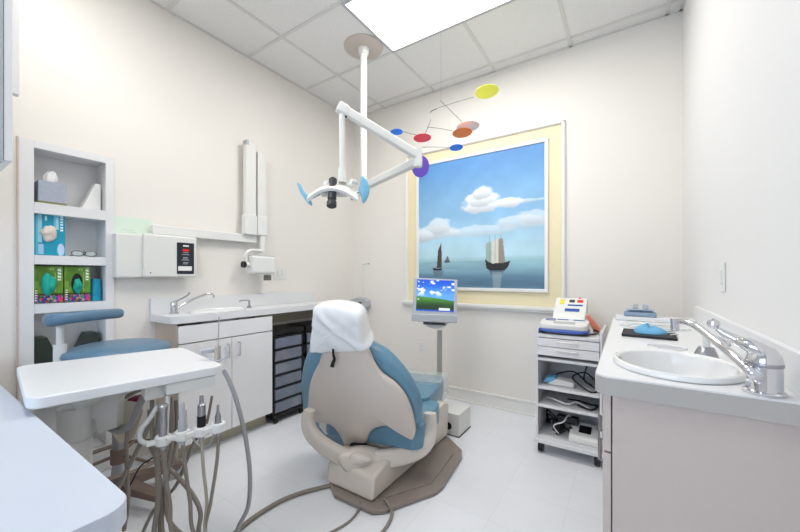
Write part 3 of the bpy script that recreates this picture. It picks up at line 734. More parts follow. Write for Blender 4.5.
# ================================================================= DELIVERY UNIT
TZ = .85
tc = [atZ(16, 366, TZ), atZ(26, 400, TZ), atZ(225, 365, TZ), atZ(182, 347, TZ)]
RVh = Vector((-sY, cY, 0))
dl = thing('dental_delivery_unit', 'dental delivery unit with white tray top, four handpieces and hanging hoses', 'dental unit', (-1.5, .45, 0))
cen = sum(tc, Vector())/4
ux = ((tc[2]-tc[1]).normalized()+(tc[3]-tc[0]).normalized()).normalized(); uy = Vector((-ux.y, ux.x, 0))
hu = max(abs((p-cen).dot(ux)) for p in tc)*.5+min(abs((p-cen).dot(ux)) for p in tc)*.5; hv = sum(abs((p-cen).dot(uy)) for p in tc)/4
def tl(u, v, z): return Vector((cen.x, cen.y, 0))+ux*u+uy*v+Vector((0, 0, z))
def bil(a, b): p = tc[1]*(1-a)*(1-b)+tc[2]*a*(1-b)+tc[3]*a*b+tc[0]*(1-a)*b; return Vector((p.x, p.y, TZ-.032))
bm = B(); prism(bm, [bil(x, y) for x, y in rounded_rect(0, 0, 1, 1, .075, 6)], (0, 0, .032), .005, 3); obj('tray_top', bm, 'lam', dl)
# instrument head block under the near right edge
hb = tl(hu-.085, -hv+.085, TZ-.052)
bm = B(); obox(bm, hb, (ux, uy, Vector((0, 0, 1))), (.15, .14, .038), .003); obj('control_head', bm, 'cplas', dl)
bm = B(); obox(bm, tl(hu-.185, -hv+.10, TZ-.065), (ux, uy, Vector((0, 0, 1))), (.06, .08, .05), .008); obj('valve_block', bm, 'cplas', dl)
bm = B(); obox(bm, tl(-.02, .02, TZ-.043), (ux, uy, Vector((0, 0, 1))), (.34, .20, .02), .004); obj('mount_plate', bm, 'dgrey', dl)
# support arm
pp = at(76, 405, 1.30)
bm = B(); lathe(bm, (pp.x, pp.y, 0), [(.047, .42), (.047, pp.z-.13), (.042, pp.z-.125), (.042, pp.z-.115), (.053, pp.z-.11), (.053, pp.z-.004), (.045, pp.z), (.0, pp.z)], n=36); obj('pivot_post', bm, 'wplas', dl)
bm = B(); lathe(bm, (pp.x, pp.y, 0), [(.13, 0), (.13, .02), (.05, .04), (.036, .05), (.036, .43)], n=32); obj('floor_post', bm, 'gplas', dl)
pe = tl(-.02, .02, TZ-.075); ps = Vector((pp.x, pp.y, pp.z-.045))
d = (pe-ps); L = d.length; d.normalize(); sd = d.cross(Vector((0, 0, 1))).normalized(); up = sd.cross(d)
bm = B(); obox(bm, ps+d*L*.6+up*.03, (d, sd, up), (L*.8, .06, .05), .010, 3); obj('balance_arm', bm, 'wplas', dl)
ao = [at(x, y, 1.31) for x, y in ((64, 411), (68, 405), (98, 390), (122, 381), (146, 377), (146, 386), (122, 396), (117.5, 402), (116, 428), (97, 434), (94, 419), (84, 424), (70, 426))]
bm = B(); prism(bm, ao, RVh*.09, .006, 2); obj('arm_cover', bm, 'wplas', dl)
# lobed cream cover
lc = [at(x, y, 1.345) for x, y in ((108, 414), (112, 428), (114, 437), (121, 443), (127, 442), (134, 437), (139, 424), (143, 410), (136, 402), (120, 402))]
bm = B(); prism(bm, smooth_path(lc, 3, True), ray(125, 425).normalized()*.05, .006, 2); obj('bottle_cover', bm, mat('cream_cover', (.84, .80, .72), .4), dl)
bm = B(); obox(bm, at(140, 398, 1.40), (ux, uy, Vector((0, 0, 1))), (.10, .04, .02), .006); obj('pouch', bm, 'magenta', dl, label='magenta pouch')
# holder bar and instruments
HT = 1.12
hp = [(163, 440), (182.5, 435), (201.5, 431), (218, 427)]
def vert(a, h): return Vector((a.x, a.y, a.z+h))
bm = B(); tube(bm, [at(158, 405, HT+.06), at(150, 418, HT+.04), at(141, 430, HT+.02), at(140, 439, HT), at(146, 443, HT), at(160, 442, HT)], .0075, 12, 8); tube(bm, [at(163, 437, HT+.035), at(182, 432, HT+.04), at(201, 429, HT+.05), at(218, 425, HT+.06)], .0045, 10, 6)
cyl(bm, at(168, 396, HT+.07), at(166, 436, HT+.04), .007)
obj('holder_bar', bm, 'wplas', dl)
tipY = [406, 402, 394.5, 405]
ins = ['steel', 'gplas', 'steel', 'steel']
hoses = {}
for k, (x, y) in enumerate(hp):
    td = HT+.012*k; c = at(x, y, td)
    bm = B(); rr = []
    for rad, z in ((.020, -.014), (.023, -.010), (.023, .012), (.020, .016), (.013, .016), (.013, -.014), (.020, -.014)):
        rr.append([c+Vector((rad*math.cos(a), rad*math.sin(a), z)) for a in [2*math.pi*j/24 for j in range(24)]])
    ringed(bm, rr, False); obox(bm, c+ux*-.03, (ux, uy, Vector((0, 0, 1))), (.03, .02, .014), .003); obj('instrument_holder', bm, 'wplas', dl)
    tp = at(x, tipY[k], td); H = tp.z-c.z
    pr = {0: [(.009, -.03), (.011, 0), (.0125, .04), (.0125, H*.85), (.014, H*.9), (.014, H), (.0, H)],
          1: [(.008, -.03), (.010, 0), (.0125, .02), (.0125, H*.45), (.007, H*.62), (.007, H*.9), (.004, H), (.0, H)],
          2: [(.008, -.03), (.010, 0), (.012, .02), (.012, H*.72), (.007, H*.76), (.006, H*.98), (.0, H)],
          3: [(.005, -.03), (.007, 0), (.010, .015), (.009, H*.5), (.0045, H*.7), (.004, H), (.0, H)]}[k]
    bm = B(); lathe(bm, c, pr, n=20); h = obj('handpiece', bm, ins[k], dl)
    if k == 2:
        bm = B(); lathe(bm, c, [(.0128, .010), (.0135, .013), (.0135, .05), (.0128, .052)], n=20); obj('grip', bm, 'black', h)
    if k == 0:
        bm = B(); lathe(bm, c+Vector((0, 0, H-.002)), [(.015, 0), (.015, .006), (.012, .008), (0, .008)], n=20); obj('cap', bm, 'chrome', h)
def hose(pts, r, m, label=None, parent=dl, name='hose'):
    bm = B(); tube(bm, [at(*p) if len(p) == 3 and not isinstance(p, Vector) else p for p in pts], r, 10, 8)
    return obj(name, bm, m, parent, 60, label)
# hoses: pixel column, row, distance; they drop from each holder towards the floor
hose([(163, 448, 1.12), (165.5, 477, 1.12), (170, 504, 1.14), (173, 535, 1.16), Vector((-1.40, .68, .10)), Vector((-1.52, .60, .03)), Vector((-1.62, .50, .03))], .0065, 'hose')
hose([(159, 404, 1.2), (157, 443, 1.18), (158, 500, 1.17), (154, 535, 1.18), Vector((-1.46, .58, .10)), Vector((-1.58, .48, .04))], .008, 'hose')
hose([(152, 400, 1.22), (153, 440, 1.20), (161, 490, 1.19), (163, 535, 1.2), Vector((-1.42, .62, .08)), Vector((-1.56, .54, .04))], .007, 'hose')
hose([(182.5, 442, 1.13), (185.5, 470, 1.14), (190, 501, 1.15), (195, 535, 1.16), Vector((-1.27, .72, .10)), Vector((-1.42, .66, .03)), Vector((-1.60, .56, .03))], .0062, 'hose')
hose([(201.5, 439, 1.15), (203.5, 470, 1.15), (206.8, 501, 1.15), (207.5, 540, 1.16), Vector((-1.22, .76, .08)), Vector((-1.34, .76, .03)), Vector((-1.56, .62, .03))], .0052, 'hose3')
hose([(218.5, 434, 1.17), (217, 461, 1.16), (211, 501, 1.15), (206, 535, 1.16), Vector((-1.26, .72, .12)), Vector((-1.42, .60, .03))], .0055, 'hose')
hose([(150, 446, 1.24), (161, 463, 1.22), (175, 474, 1.21), (192, 494, 1.20), (200.5, 513, 1.19), (200, 538, 1.19), Vector((-1.28, .72, .10)), Vector((-1.5, .62, .025))], .0075, 'hose')
hose([(170, 398, 1.24), (172, 440, 1.22), (166, 480, 1.2), (169, 520, 1.2), Vector((-1.42, .66, .14)), Vector((-1.5, .58, .03))], .0075, 'hose')
hose([(176, 400, 1.26), (176, 440, 1.24), (165, 490, 1.24), (160, 535, 1.24), Vector((-1.48, .64, .06))], .0065, 'hose')
hose([(196, 438, 1.22), (186, 462, 1.23), (175, 487, 1.24), (156, 507, 1.26), (143, 532, 1.28), Vector((-1.62, .56, .08))], .006, 'hose')
hose([(212, 396, 1.24), (206, 425, 1.22), (196, 440, 1.22)], .0045, 'brown')
hose([(223.5, 370, 1.24), (230, 383, 1.24), (237.5, 404, 1.24), (246, 440, 1.25), (250, 476, 1.26), (248, 507, 1.28), (238, 534, 1.30), Vector((-1.34, .95, .02)), Vector((-1.5, .8, .02))], .0078, 'hose2', 'light grey hose')
hose([(104, 425, 1.36), (118, 431, 1.34), (130, 425, 1.30), (138, 408, 1.27), (145, 396, 1.25), (158, 390, 1.22), (170, 392, 1.2)], .012, 'hose2', 'light grey hose')
hose([(106, 418, 1.40), (122, 400, 1.36), (140, 390, 1.30), (155, 388, 1.26)], .007, 'hose')
hose([(150, 410, 1.24), (147, 430, 1.24), (126, 472, 1.28), (112, 500, 1.30), (95, 530, 1.36)], .008, 'hose')
hose([(144, 398, 1.3), (128, 430, 1.32), (127, 470, 1.32), (128, 500, 1.32), (124, 530, 1.34)], .007, 'hose')
hose([(154, 457, 1.3), (140, 467, 1.32), (130, 485, 1.34), (115, 500, 1.38), (104, 520, 1.4)], .003, 'black', 'thin black cable')
hose([(186, 410, 1.2), (188, 430, 1.19), (200, 446, 1.18), (210, 444, 1.18), (214, 430, 1.19)], .0022, 'gplas')
# assistant clip at the far right corner of the tray
t = thing('air_water_syringe', 'small syringe handle hanging at the right corner of the tray top', 'syringe', atZ(218, 350, .83))
q = at(217, 352, 1.36)
bm = B(); cyl(bm, at(218, 346, 1.36), at(217, 362, 1.36), .010, .013, 16); cyl(bm, at(219, 316.5, 1.36), at(218, 347, 1.36), .0022, .003, 8); obj('tip', bm, 'hose3', t)
bm = B(); obox(bm, at(208, 351, 1.36), (ux, uy, Vector((0, 0, 1))), (.06, .018, .016), .004); tube(bm, [at(200, 354, 1.36), at(208, 357, 1.35), at(217, 361, 1.35), at(226, 356, 1.36), at(225, 347, 1.36)], .004, 8, 6); obj('clip', bm, 'gplas', t)

# floor hose running to the chair
def floor_tube(name, pts, r, m, label, cat='hose'):
    bm = B(); tube(bm, [Vector((p.x, p.y, p.z+r)) for p in [(atZ(x, y, z) if z else atZ(x, y, 0)) for x, y, z in pts]], r, 10, 8); return tag(obj(name, bm, m, None, 60), label, cat)
floor_tube('floor_hose', [(225, 545, 0), (243, 528, 0), (262, 514, 0), (285, 501, 0), (308, 493, 0), (328, 488, 0), (336, 486, .02)], .011, 'hose', 'thick taupe hose running across the floor to the left of the chair base')
floor_tube('floor_hose', [(384, 500, .03), (390, 508, .02), (392, 516, 0), (388, 526, 0), (378, 540, 0)], .008, 'hose', 'taupe hose curling off the front of the chair base plate', 'hose')
floor_tube('floor_hose', [(360, 503, .02), (358, 512, 0), (350, 522, 0), (338, 530, 0), (322, 538, 0)], .006, 'hose', 'thin taupe hose on the floor below the front of the chair base', 'hose')

# ================================================================= PATIENT CHAIR
TH, LN = math.radians(12), math.radians(22)
cu = Vector((math.cos(TH), math.sin(TH), 0)); cf = Vector((-math.sin(TH), math.cos(TH), 0)); cz = Vector((0, 0, 1))
cw = -cf*math.sin(LN)+cz*math.cos(LN); cn = -cf*math.cos(LN)-cz*math.sin(LN)
CO = at(358, 400, 1.90)
C0 = Vector((CO.x, CO.y, 0))
def onb(x, y, off=0.):
    r = ray(x, y); tt = ((CO+cn*off-CAM).dot(cn))/r.dot(cn); return CAM+r*tt
def cl(u, f, z): return C0+cu*u+cf*f+cz*z
ch = thing('dental_chair', 'beige and blue reclining dental patient chair seen from behind in the middle of the room', 'dental chair', (C0.x, C0.y, 0))
# base plate and base
pl = [atZ(329, 486, 0), atZ(334, 499, 0), atZ(372, 516, 0), atZ(384, 515, 0), atZ(436, 496, 0), atZ(443, 490, 0), atZ(462, 460, 0), atZ(462, 453, 0), atZ(448, 439.5, 0), Vector((-1.42, 2.30, 0))]
pl = [Vector((p.x, p.y, .003)) for p in pl]
bm = B(); prism(bm, pl, (0, 0, .020), .006, 2); obj('base_plate', bm, 'plate', ch)
ip = [Vector((-1.05, 1.46, .0228)), Vector((-.91, 1.70, .0228)), Vector((-.94, 2.05, .0228)), Vector((-1.06, 2.18, .0228))]
bm = B(); prism(bm, ip, (0, 0, .006), .003, 2); obj('plate_tread', bm, 'plate', ch)
bm = B()
bx0, bx1 = -1.41, -1.083
for_side = [(1.385, .024), (1.40, .145), (1.50, .175), (1.75, .185), (2.22, .285), (2.30, .26), (2.28, .024)]
prism(bm, [Vector((bx0, y, z)) for y, z in for_side], (bx1-bx0, 0, 0), .018, 3)
obj('base_housing', bm, 'frameb', ch)
bm = B(); lathe(bm, cl(-.03, .06, .165), [(.055, 0), (.06, .01), (.055, .02), (.05, .03), (.05, .05)], n=32); obj('swivel_boot', bm, 'black', ch)
bm = B(); prism(bm, [cl(-.17, .12, .185), cl(.15, .12, .185), cl(.15, .55, .185), cl(-.15, .55, .185)], (0, 0, .05), .02, 3); obj('seat_carrier', bm, 'frameb', ch)
# seat cushion
def slab(u0, u1, f0, f1, z0, z1, bv=.04, lift=0.):
    bm = B(); prism(bm, [cl(x, y, z0) for x, y in rounded_rect(u0, f0, u1, f1, .06, 6)], (0, 0, z1-z0), bv, 4)
    if lift:
        for v in bm.verts:
            f = ((v.co-C0).dot(cf)-f0)/(f1-f0); v.co.z += lift*f
    return bm
obj('seat_cushion', slab(-.30, .325, .10, .56, .22, .345, .04), 'blue', ch, 60)
obj('leg_cushion', slab(-.25, .25, .50, .90, .25, .37, .045, -.0), 'blue', ch, 60)
obj('foot_cushion', slab(-.22, .23, .84, 1.06, .24, .365, .045), 'blue', ch, 60)
obj('clear_cover', slab(-.235, .262, .80, 1.09, .225, .39, .045), 'film', ch, 60, 'clear plastic cover over the foot end')
# side pan of the seat
bm = B(); prism(bm, [cl(.22, .10, .19), cl(.30, .12, .20), cl(.315, .40, .20), cl(.30, .50, .20), cl(.25, .50, .19)], (0, 0, .03), .012); obj('seat_pan', bm, 'frameb', ch)
# U shaped arm frame behind the back
fp = [at(309.5, 410, 1.90), at(308, 420, 1.90), at(311, 432, 1.90), at(322, 444, 1.91), at(338, 454, 1.92), at(358, 461, 1.92), at(384, 459, 1.92), at(404, 455, 1.93), at(419, 449, 1.95), at(427.5, 440, 1.97), at(430, 427, 1.99), at(430, 413, 2.0)]
bm = B(); P = smooth_path(fp, 6); rings = []
for i, p in enumerate(P):       # a strap of moulded plastic, wider in the middle
    f = i/(len(P)-1); dd_ = (P[min(i+1, len(P)-1)]-P[max(i-1, 0)]).normalized(); fw = (cf-dd_*cf.dot(dd_)).normalized(); up_ = fw.cross(dd_)
    k_ = math.sin(math.pi*f); ww = .026+.022*k_+.008*f; th_ = .03
    rings.append([p+up_*ww*math.copysign(abs(math.cos(a))**.6, math.cos(a))+fw*th_*math.copysign(abs(math.sin(a))**.6, math.sin(a)) for a in [2*math.pi*j/20 for j in range(20)]])
ringed(bm, rings)
obj('arm_frame', bm, 'frameb', ch, 60)
for k, (a, b) in enumerate(((at(308, 403, 1.87), at(318, 405, 2.3)), (at(427, 411, 2.04), at(434, 396, 2.45)))):
    if k == 0: continue
bm = B(); pillow(bm, smooth_path([at(338, 455, 1.90), at(350, 450, 1.90), at(366, 450, 1.90), at(384, 456, 1.91), at(384, 466, 1.89), at(370, 475, 1.88), at(352, 474, 1.88), at(342, 466, 1.89)], 3, True), -cf, [(0, -.08), (.7, -.08), (1, -.05), (1.0, .0), (.92, .02), (.6, .04), (0, .045)]); obj('hinge_housing', bm, 'frameb', ch, 60)
bm = B(); pillow(bm, smooth_path([at(349, 457, 1.86), at(355, 453, 1.86), at(366, 455, 1.86), at(372, 460, 1.85), at(366, 463, 1.85), at(353, 462, 1.85)], 3, True), -cf, [(0, -.03), (1, -.02), (1.0, .0), (.8, .015), (0, .018)]); obj('latch_cover', bm, 'frameb', ch, 60)
bm = B(); obox(bm, at(362, 451, 1.96), (cu, cf, cz), (.05, .05, .014), .004); obj('hinge', bm, 'black', ch, label='black hinge')
# back cushion (facing away) and shell
co = [onb(*p, -.085) for p in [(330, 330), (318, 337), (309, 352), (304, 372), (304, 395), (309, 420), (322, 436), (345, 444), (375, 446), (398, 441), (413, 432), (421, 418), (422, 403), (415, 386), (402, 368), (386, 352), (372, 344), (352, 330)]]
bm = B(); pillow(bm, smooth_path(co, 3, True), cn, [(0, -.10), (.5, -.095), (.8, -.08), (.95, -.05), (1.0, -.01), (.99, .025), (.94, .05), (.6, .06), (0, .06)]); obj('back_cushion', bm, 'blue', ch, 60)
so = [onb(*p) for p in [(330, 340), (323, 351), (320, 362), (315, 371), (310.5, 384), (309, 400), (308.5, 411), (311, 418), (318, 421), (326, 422), (332, 424), (338, 430), (343, 438), (347, 446), (356, 449), (364, 447), (367.5, 440), (371, 431), (378, 426), (390, 424), (402, 427), (409, 433), (413, 438.5), (415.5, 430), (413, 416), (409, 404), (403, 393), (394, 383), (383, 375), (375.5, 366), (371, 357), (368, 350), (362, 340)]]
sc = onb(356, 392)
bm = B(); pillow(bm, smooth_path(so, 2, True), cn, [(0, -.02), (.9, -.02), (.985, -.018), (1.0, -.008), (1.0, .006), (.985, .014), (.93, .022), (.75, .036), (.5, .046), (.25, .051), (0, .052)], sc); obj('back_shell', bm, 'shell', ch, 50)
bm = B(); 
sp = [onb(x, y, .066) for x, y in ((363, 352), (361, 380), (358, 410), (357, 440))]
# head rest under a white plastic bag
hd = [onb(*p) for p in [(312.5, 349), (313, 340), (314, 330), (315, 318), (315.5, 308), (317, 305), (324, 304), (334, 304), (345, 306), (355, 309), (361, 314), (363.5, 322), (365, 331), (367, 339), (371, 345.5), (366, 348), (352, 349), (330, 349.5), (318, 350)]]
hd = smooth_path(hd, 4, True); hc = sum(hd, Vector())/len(hd)
hn = (cn*.8+Vector((0, 0, .0))).normalized()
bm = B(); prof = [(0, -.12), (.4, -.12), (.7, -.11), (.85, -.09), (.95, -.055), (.99, -.02), (1.0, .015), (.99, .025), (.95, .035), (.88, .041), (.78, .045), (.62, .048), (.45, .050), (.28, .052), (.12, .053), (0, .053)]
pillow(bm, hd, hn, prof, hc)
for v in bm.verts:
    d = v.co-hc; a = d.dot(cu); b = d.dot(cw); k = max(0, d.dot(cn)+.03)/.1
    # broad diagonal drape folds from the upper left
    f1 = math.sin((a*1.0+b*.75)*52+1.2*math.sin(b*22)); f2 = math.sin((a*.5+b)*75+3*a*9)
    v.co += cn*k*(.007*max(0, f1)**2+.003*f2)+cn*.010*noise.noise(v.co*16)*k+cn*k*(-.035*max(0, (b-.06)/.12)**2)
obj('headrest_cover', bm, 'bag', ch, 75, 'white plastic bag over the headrest')
bm = B(); st = [onb(333, 349, .065), onb(333.5, 355, .062), onb(334.5, 359, .06), onb(333, 363, .062), onb(332, 367, .064)]
tube(bm, st, .008, 8, 5, flat=.35, rs=(.005, .011)); obj('strap', bm, 'black', ch, label='black strap')
bm = B(); pillow(bm, [onb(x, y, -.03) for x, y in ((319, 414), (325, 418), (330, 424), (331, 432), (326, 434), (320, 426))], cn, [(0, -.01), (1, 0), (1, .006), (0, .01)]); obj('hinge_cap', bm, 'wplas', ch, label='white hinge cap')
bm = B()
for x, y, o in ((426, 408, .0), (309, 406, 0.0)):
    pass
bm.free()

# junction box on the floor
t = thing('junction_box', 'small white box with a dark hole on the floor beside the chair', 'box', (-1.1, 2.45, 0))
a = atZ(459, 438, 0); b = atZ(470.5, 427, 0)
hz = .165
bm = B(); box(bm, (a.x-.15, a.y, .006), (a.x, b.y+.0, hz), .006, 2); obj('cover', bm, 'wplas', t)
bm = B(); box(bm, (a.x-.152, a.y-.002, 0), (a.x+.003, b.y+.002, .006), .001); obj('base_gasket', bm, 'dgrey', t)
bm = B(); lathe(bm, (a.x-.085, a.y+.001, .07), [(.026, 0), (.028, .004), (.020, .005), (.0, .002)], (0, -1, 0), 24); obj('cable_port', bm, 'black', t)

# monitor on a floor stand
t = thing('monitor_stand', 'slim grey pole stand carrying the computer monitor behind the chair', 'stand', (-1.22, 2.42, 0))
mc = at(435, 300, 2.82); MX = ray(400, HY).normalized()
mr = (at(458, 278, 2.72)-at(414.5, 274.5, 2.72)).normalized()
mr.z = -.045; mr.normalize()
mfw = Vector((-sY, cY, 0)); back = (mfw+Vector((0, 0, -.12))); back = (back-mr*back.dot(mr)).normalized(); mup = mr.cross(back).normalized()
if mup.z < 0: mup = -mup
pc = at(439.5, 330, 2.92)
bm = B(); obox(bm, Vector((pc.x, pc.y, (pc.z+.02)/2+.0)), (mr, mfw, cz), (.042, .03, pc.z-.02), .006); obj('pole', bm, mat('pole_grey', (.70, .69, .67), .35, metal=.2), t)
bm = B(); lathe(bm, (pc.x, pc.y, 0), [(.09, 0), (.092, .006), (.08, .018), (.04, .026), (0, .026)], n=36); obj('foot', bm, 'gplas', t)
bm = B(); tc_ = at(436, 321, 2.835)
pillow(bm, [tc_+mr*(.105*math.cos(a))+mup*(-.002+min(.012, .062*math.sin(a))) for a in [2*math.pi*j/36 for j in range(36)]], back, [(0, -.012), (.9, -.012), (1, -.004), (1, .10), (.9, .106), (0, .106)]); obj('shelf_bracket', bm, 'wplas', t)
t = thing('computer_monitor', 'silver flat monitor showing a green hill under blue sky', 'monitor', tc_)
w_, h_ = .358, .368
bm = B(); obox(bm, mc, (mr, mup, back), (w_, h_-.02, .028), .006, 3); hous = obj('housing', bm, mat('silver_bezel', (.74, .75, .78), .35), t)
bm = B(); obox(bm, mc-mup*(h_/2-.035)-back*.010, (mr, mup, back), (w_+.012, .062, .034), .006, 3); obj('speaker_bar', bm, 'gplas', t)
bm = B(); obox(bm, mc-mup*(h_/2-.0)+mup*-.008+back*.0, (mr, mup, back), (.18, .018, .03), .003); obj('hinge', bm, 'dgrey', t)
def hill(U, V):
    sky = np.array([.05, .33, .85])*(smst(.45, 1, V)[..., None])+np.array([.38, .66, .95])*(1-smst(.45, 1, V)[..., None])
    n = fbm(U*.7, V, 8, 77, 4); a = (smst(.55, .68, n)*smst(.42, .6, V))[..., None]
    c = sky*(1-a)+np.array([.95, .97, 1.])*a
    hl = .46-.12*U+.02*np.sin(U*3)
    g = fbm(U*.6, V*2, 6, 78)[..., None]; sh = smst(.12, .42, V)[..., None]
    gr = (np.array([.08, .22, .07])*(1-sh)+np.array([.28, .55, .18])*sh)*(.8+.4*g)
    m = (V < hl)[..., None]; c = np.where(m, gr, c)
    c = np.where((V < .05)[..., None], np.array([.12, .33, .78]), c)
    c = np.where(((V > .03) & (V < .12) & (U > .60) & (U < .90))[..., None], np.array([.88, .92, .88]), c)
    for i in range(5): c = np.where((((U-.05)/.02)**2+((V-(.93-.14*i))/.025)**2 < 1)[..., None], np.array([.8, .85, .9]), c)
    return c
SW, SH = .306, .255
painted('screen', mc-mr*SW/2-mup*(SH/2-.035)-back*.0135, mr, mup, SW, SH, 120, 100, hill, 'screen', t, .002)

# ================================================================= EQUIPMENT TROLLEY
TX0, TX1, TY0, TY1, TT = -.515, -.125, 2.44, 2.90, .795
t = thing('equipment_trolley', 'white rolling trolley with open shelves, beside the right counter', 'trolley', ((TX0+TX1)/2, 2.67, 0))
for x in (TX0, TX1-.016):
    bm = B(); box(bm, (x, TY0, .075), (x+.016, TY1, TT+.03), .004); obj('side_panel', bm, 'lam', t)
bm = B(); box(bm, (TX0+.016, TY1-.012, .09), (TX1-.016, TY1, TT)); obj('back_panel', bm, 'lam2', t)
bm = B(); box(bm, (TX0+.016, TY0-.004, TT-.022), (TX1-.016, TY1-.012, TT), .002); obj('top', bm, 'lam', t)
for z0, z1 in ((.715, .768), (.655, .711)):
    bm = B(); box(bm, (TX0+.017, TY0-.006, z0), (TX1-.017, TY1-.03, z1), .002); d = obj('drawer', bm, 'lam2', t)
    bm = B(); xm = (TX0+TX1)/2; zz = z1-.016; tube(bm, [(xm-.055, TY0-.006, zz), (xm-.05, TY0-.022, zz), (xm+.05, TY0-.022, zz), (xm+.055, TY0-.006, zz)], .006, 8, 3); obj('handle', bm, 'wplas', d)
for z in (.635, .445, .325, .115):
    bm = B(); box(bm, (TX0+.016, TY0, z-.018), (TX1-.016, TY1-.012, z), .002); obj('shelf', bm, 'lam', t)
bm = B(); box(bm, (TX0-.008, TY0-.02, .072), (TX1+.006, TY1, .097), .004); obj('bottom_rail', bm, 'lam', t)
for x in (TX0+.03, TX1-.03):
    for y in (TY0+.03, TY1-.04):
        bm = B(); lathe(bm, (x-.018, y, .036), [(.016, 0), (.036, .003), (.036, .033), (.016, .036)], (1, 0, 0), 24); box(bm, (x-.012, y-.012, .04), (x+.012, y+.012, .073)); obj('caster', bm, 'black', t)
# items on the trolley
t = thing('electrosurgery_unit', 'white sloped instrument console with red display standing on the trolley top', 'console', (-.36, 2.76, TT))
cx0, cx1 = -.45, -.24; y0, y1 = 2.70, 2.88
bm = B(); prism(bm, [Vector((cx0, y, z)) for y, z in ((y0-.03, TT+.001), (y1, TT+.001), (y1, TT+.215), (y1-.04, TT+.22), (y0+.005, TT+.115), (y0-.03, TT+.07))], (cx1-cx0, 0, 0), .008, 3); obj('case', bm, 'wplas', t)
sl = (Vector((0, y1-.04, TT+.22))-Vector((0, y0+.005, TT+.115))); sln = sl.normalized(); nn = Vector((1, 0, 0)).cross(sln)
def con(name, u0, u1, s0, s1, m, base=Vector((0, y0+.005, TT+.115)), dirv=sln, Lh=sl.length):
    bm = B(); c = base+dirv*Lh*(s0+s1)/2+Vector((cx0+(cx1-cx0)*(u0+u1)/2, 0, 0)); n_ = Vector((1, 0, 0)).cross(dirv)
    obox(bm, c+n_*.001, (Vector((1, 0, 0)), dirv, n_), ((cx1-cx0)*(u1-u0), Lh*(s1-s0), .004), .001); obj(name, bm, m, t)
con('display', .70, .88, .72, .88, 'redled'); con('display', .45, .62, .72, .88, 'dgrey'); con('label_mark', .15, .30, .6, .9, 'yellowp'); con('label_mark', .35, .8, .15, .32, 'blueprint'); con('label_mark', .42, .88, .5, .58, 'blueprint')
bb = Vector((0, y0-.03, TT+.001)); con('label_mark', .35, .55, .45, .85, 'yellowp', bb, Vector((0, 0, 1)), .07); con('socket', .66, .78, .4, .9, 'black', bb, Vector((0, 0, 1)), .07)
bm = B(); cyl(bm, (cx1-.05, y1-.03, TT+.19), (cx1-.05, y1-.03, TT+.225), .010, n=14); obj('knob', bm, 'redled', t)
t = thing('ultrasonic_scaler', 'white and blue oval-fronted scaler unit at the front of the trolley top', 'scaler', (-.40, 2.53, TT))
s0, s1 = -.505, -.205
rl = [Vector((x, y, TT+.001)) for x, y in rounded_rect(s0, 2.455, s1, 2.64, .05, 6)]
bm = B(); prism(bm, rl, (0, 0, .030), .010, 3)
for v in bm.verts: v.co.z = TT+.001+(v.co.z-TT-.001)*(1+.0*v.co.y)
obj('base', bm, 'royal', t)
bm = B(); prism(bm, [Vector((x, y, TT+.0315)) for x, y in rounded_rect(s0+.004, 2.465, s1-.005, 2.645, .045, 6)], (0, 0, .030), .010, 3)
for v in bm.verts: v.co.z += (v.co.y-2.455)*.14*(1 if v.co.z > TT+.045 else 0)
obj('top_cover', bm, 'wplas', t)
def tops(name, x0, x1, y0, y1, m, k=.16):
    bm = B(); box(bm, (x0, y0, TT+.0615), (x1, y1, TT+.0645), .001)
    for v in bm.verts: v.co.z += (v.co.y-2.455)*.14
    obj(name, bm, m, t)
tops('label_mark', s0+.03, s0+.09, 2.57, 2.62, 'blueprint'); tops('label_mark', s0+.035, s0+.085, 2.577, 2.613, 'white'); tops('label_mark', s0+.10, s0+.17, 2.60, 2.615, 'blueprint'); tops('label_mark', s0+.20, s0+.27, 2.60, 2.615, 'blueprint'); tops('cradle', s0+.09, s0+.22, 2.50, 2.55, 'gplas')
bm = B(); tube(bm, [(s0+.0, 2.50, TT+.012), (s0-.0+.05, 2.444, TT+.010), (s0+.16, 2.436, TT+.008), (s0+.27, 2.445, TT+.010), (s1+.014, 2.50, TT+.012), (s1+.04, 2.55, TT+.012)], .006, 8, 8); obj('cable', bm, 'black', t)
t = thing('curing_light', 'salmon orange wedge-shaped handpiece leaning at the right of the trolley top', 'handpiece', (-.18, 2.55, TT))
bm = B(); prism(bm, [Vector((-.238, 2.66, TT+.115)), Vector((-.218, 2.66, TT+.12)), Vector((-.148, 2.66, TT+.03)), Vector((-.155, 2.66, TT+.004)), Vector((-.185, 2.66, TT+.004))], (0, .05, 0), .006, 3); obj('body', bm, 'salmon', t)
bm = B(); tube(bm, [(-.185, 2.655, TT+.012), (-.18, 2.60, TT+.03), (-.16, 2.60, TT+.02), (-.158, 2.63, TT+.008)], .006, 8, 6); obj('trigger', bm, 'black', t)
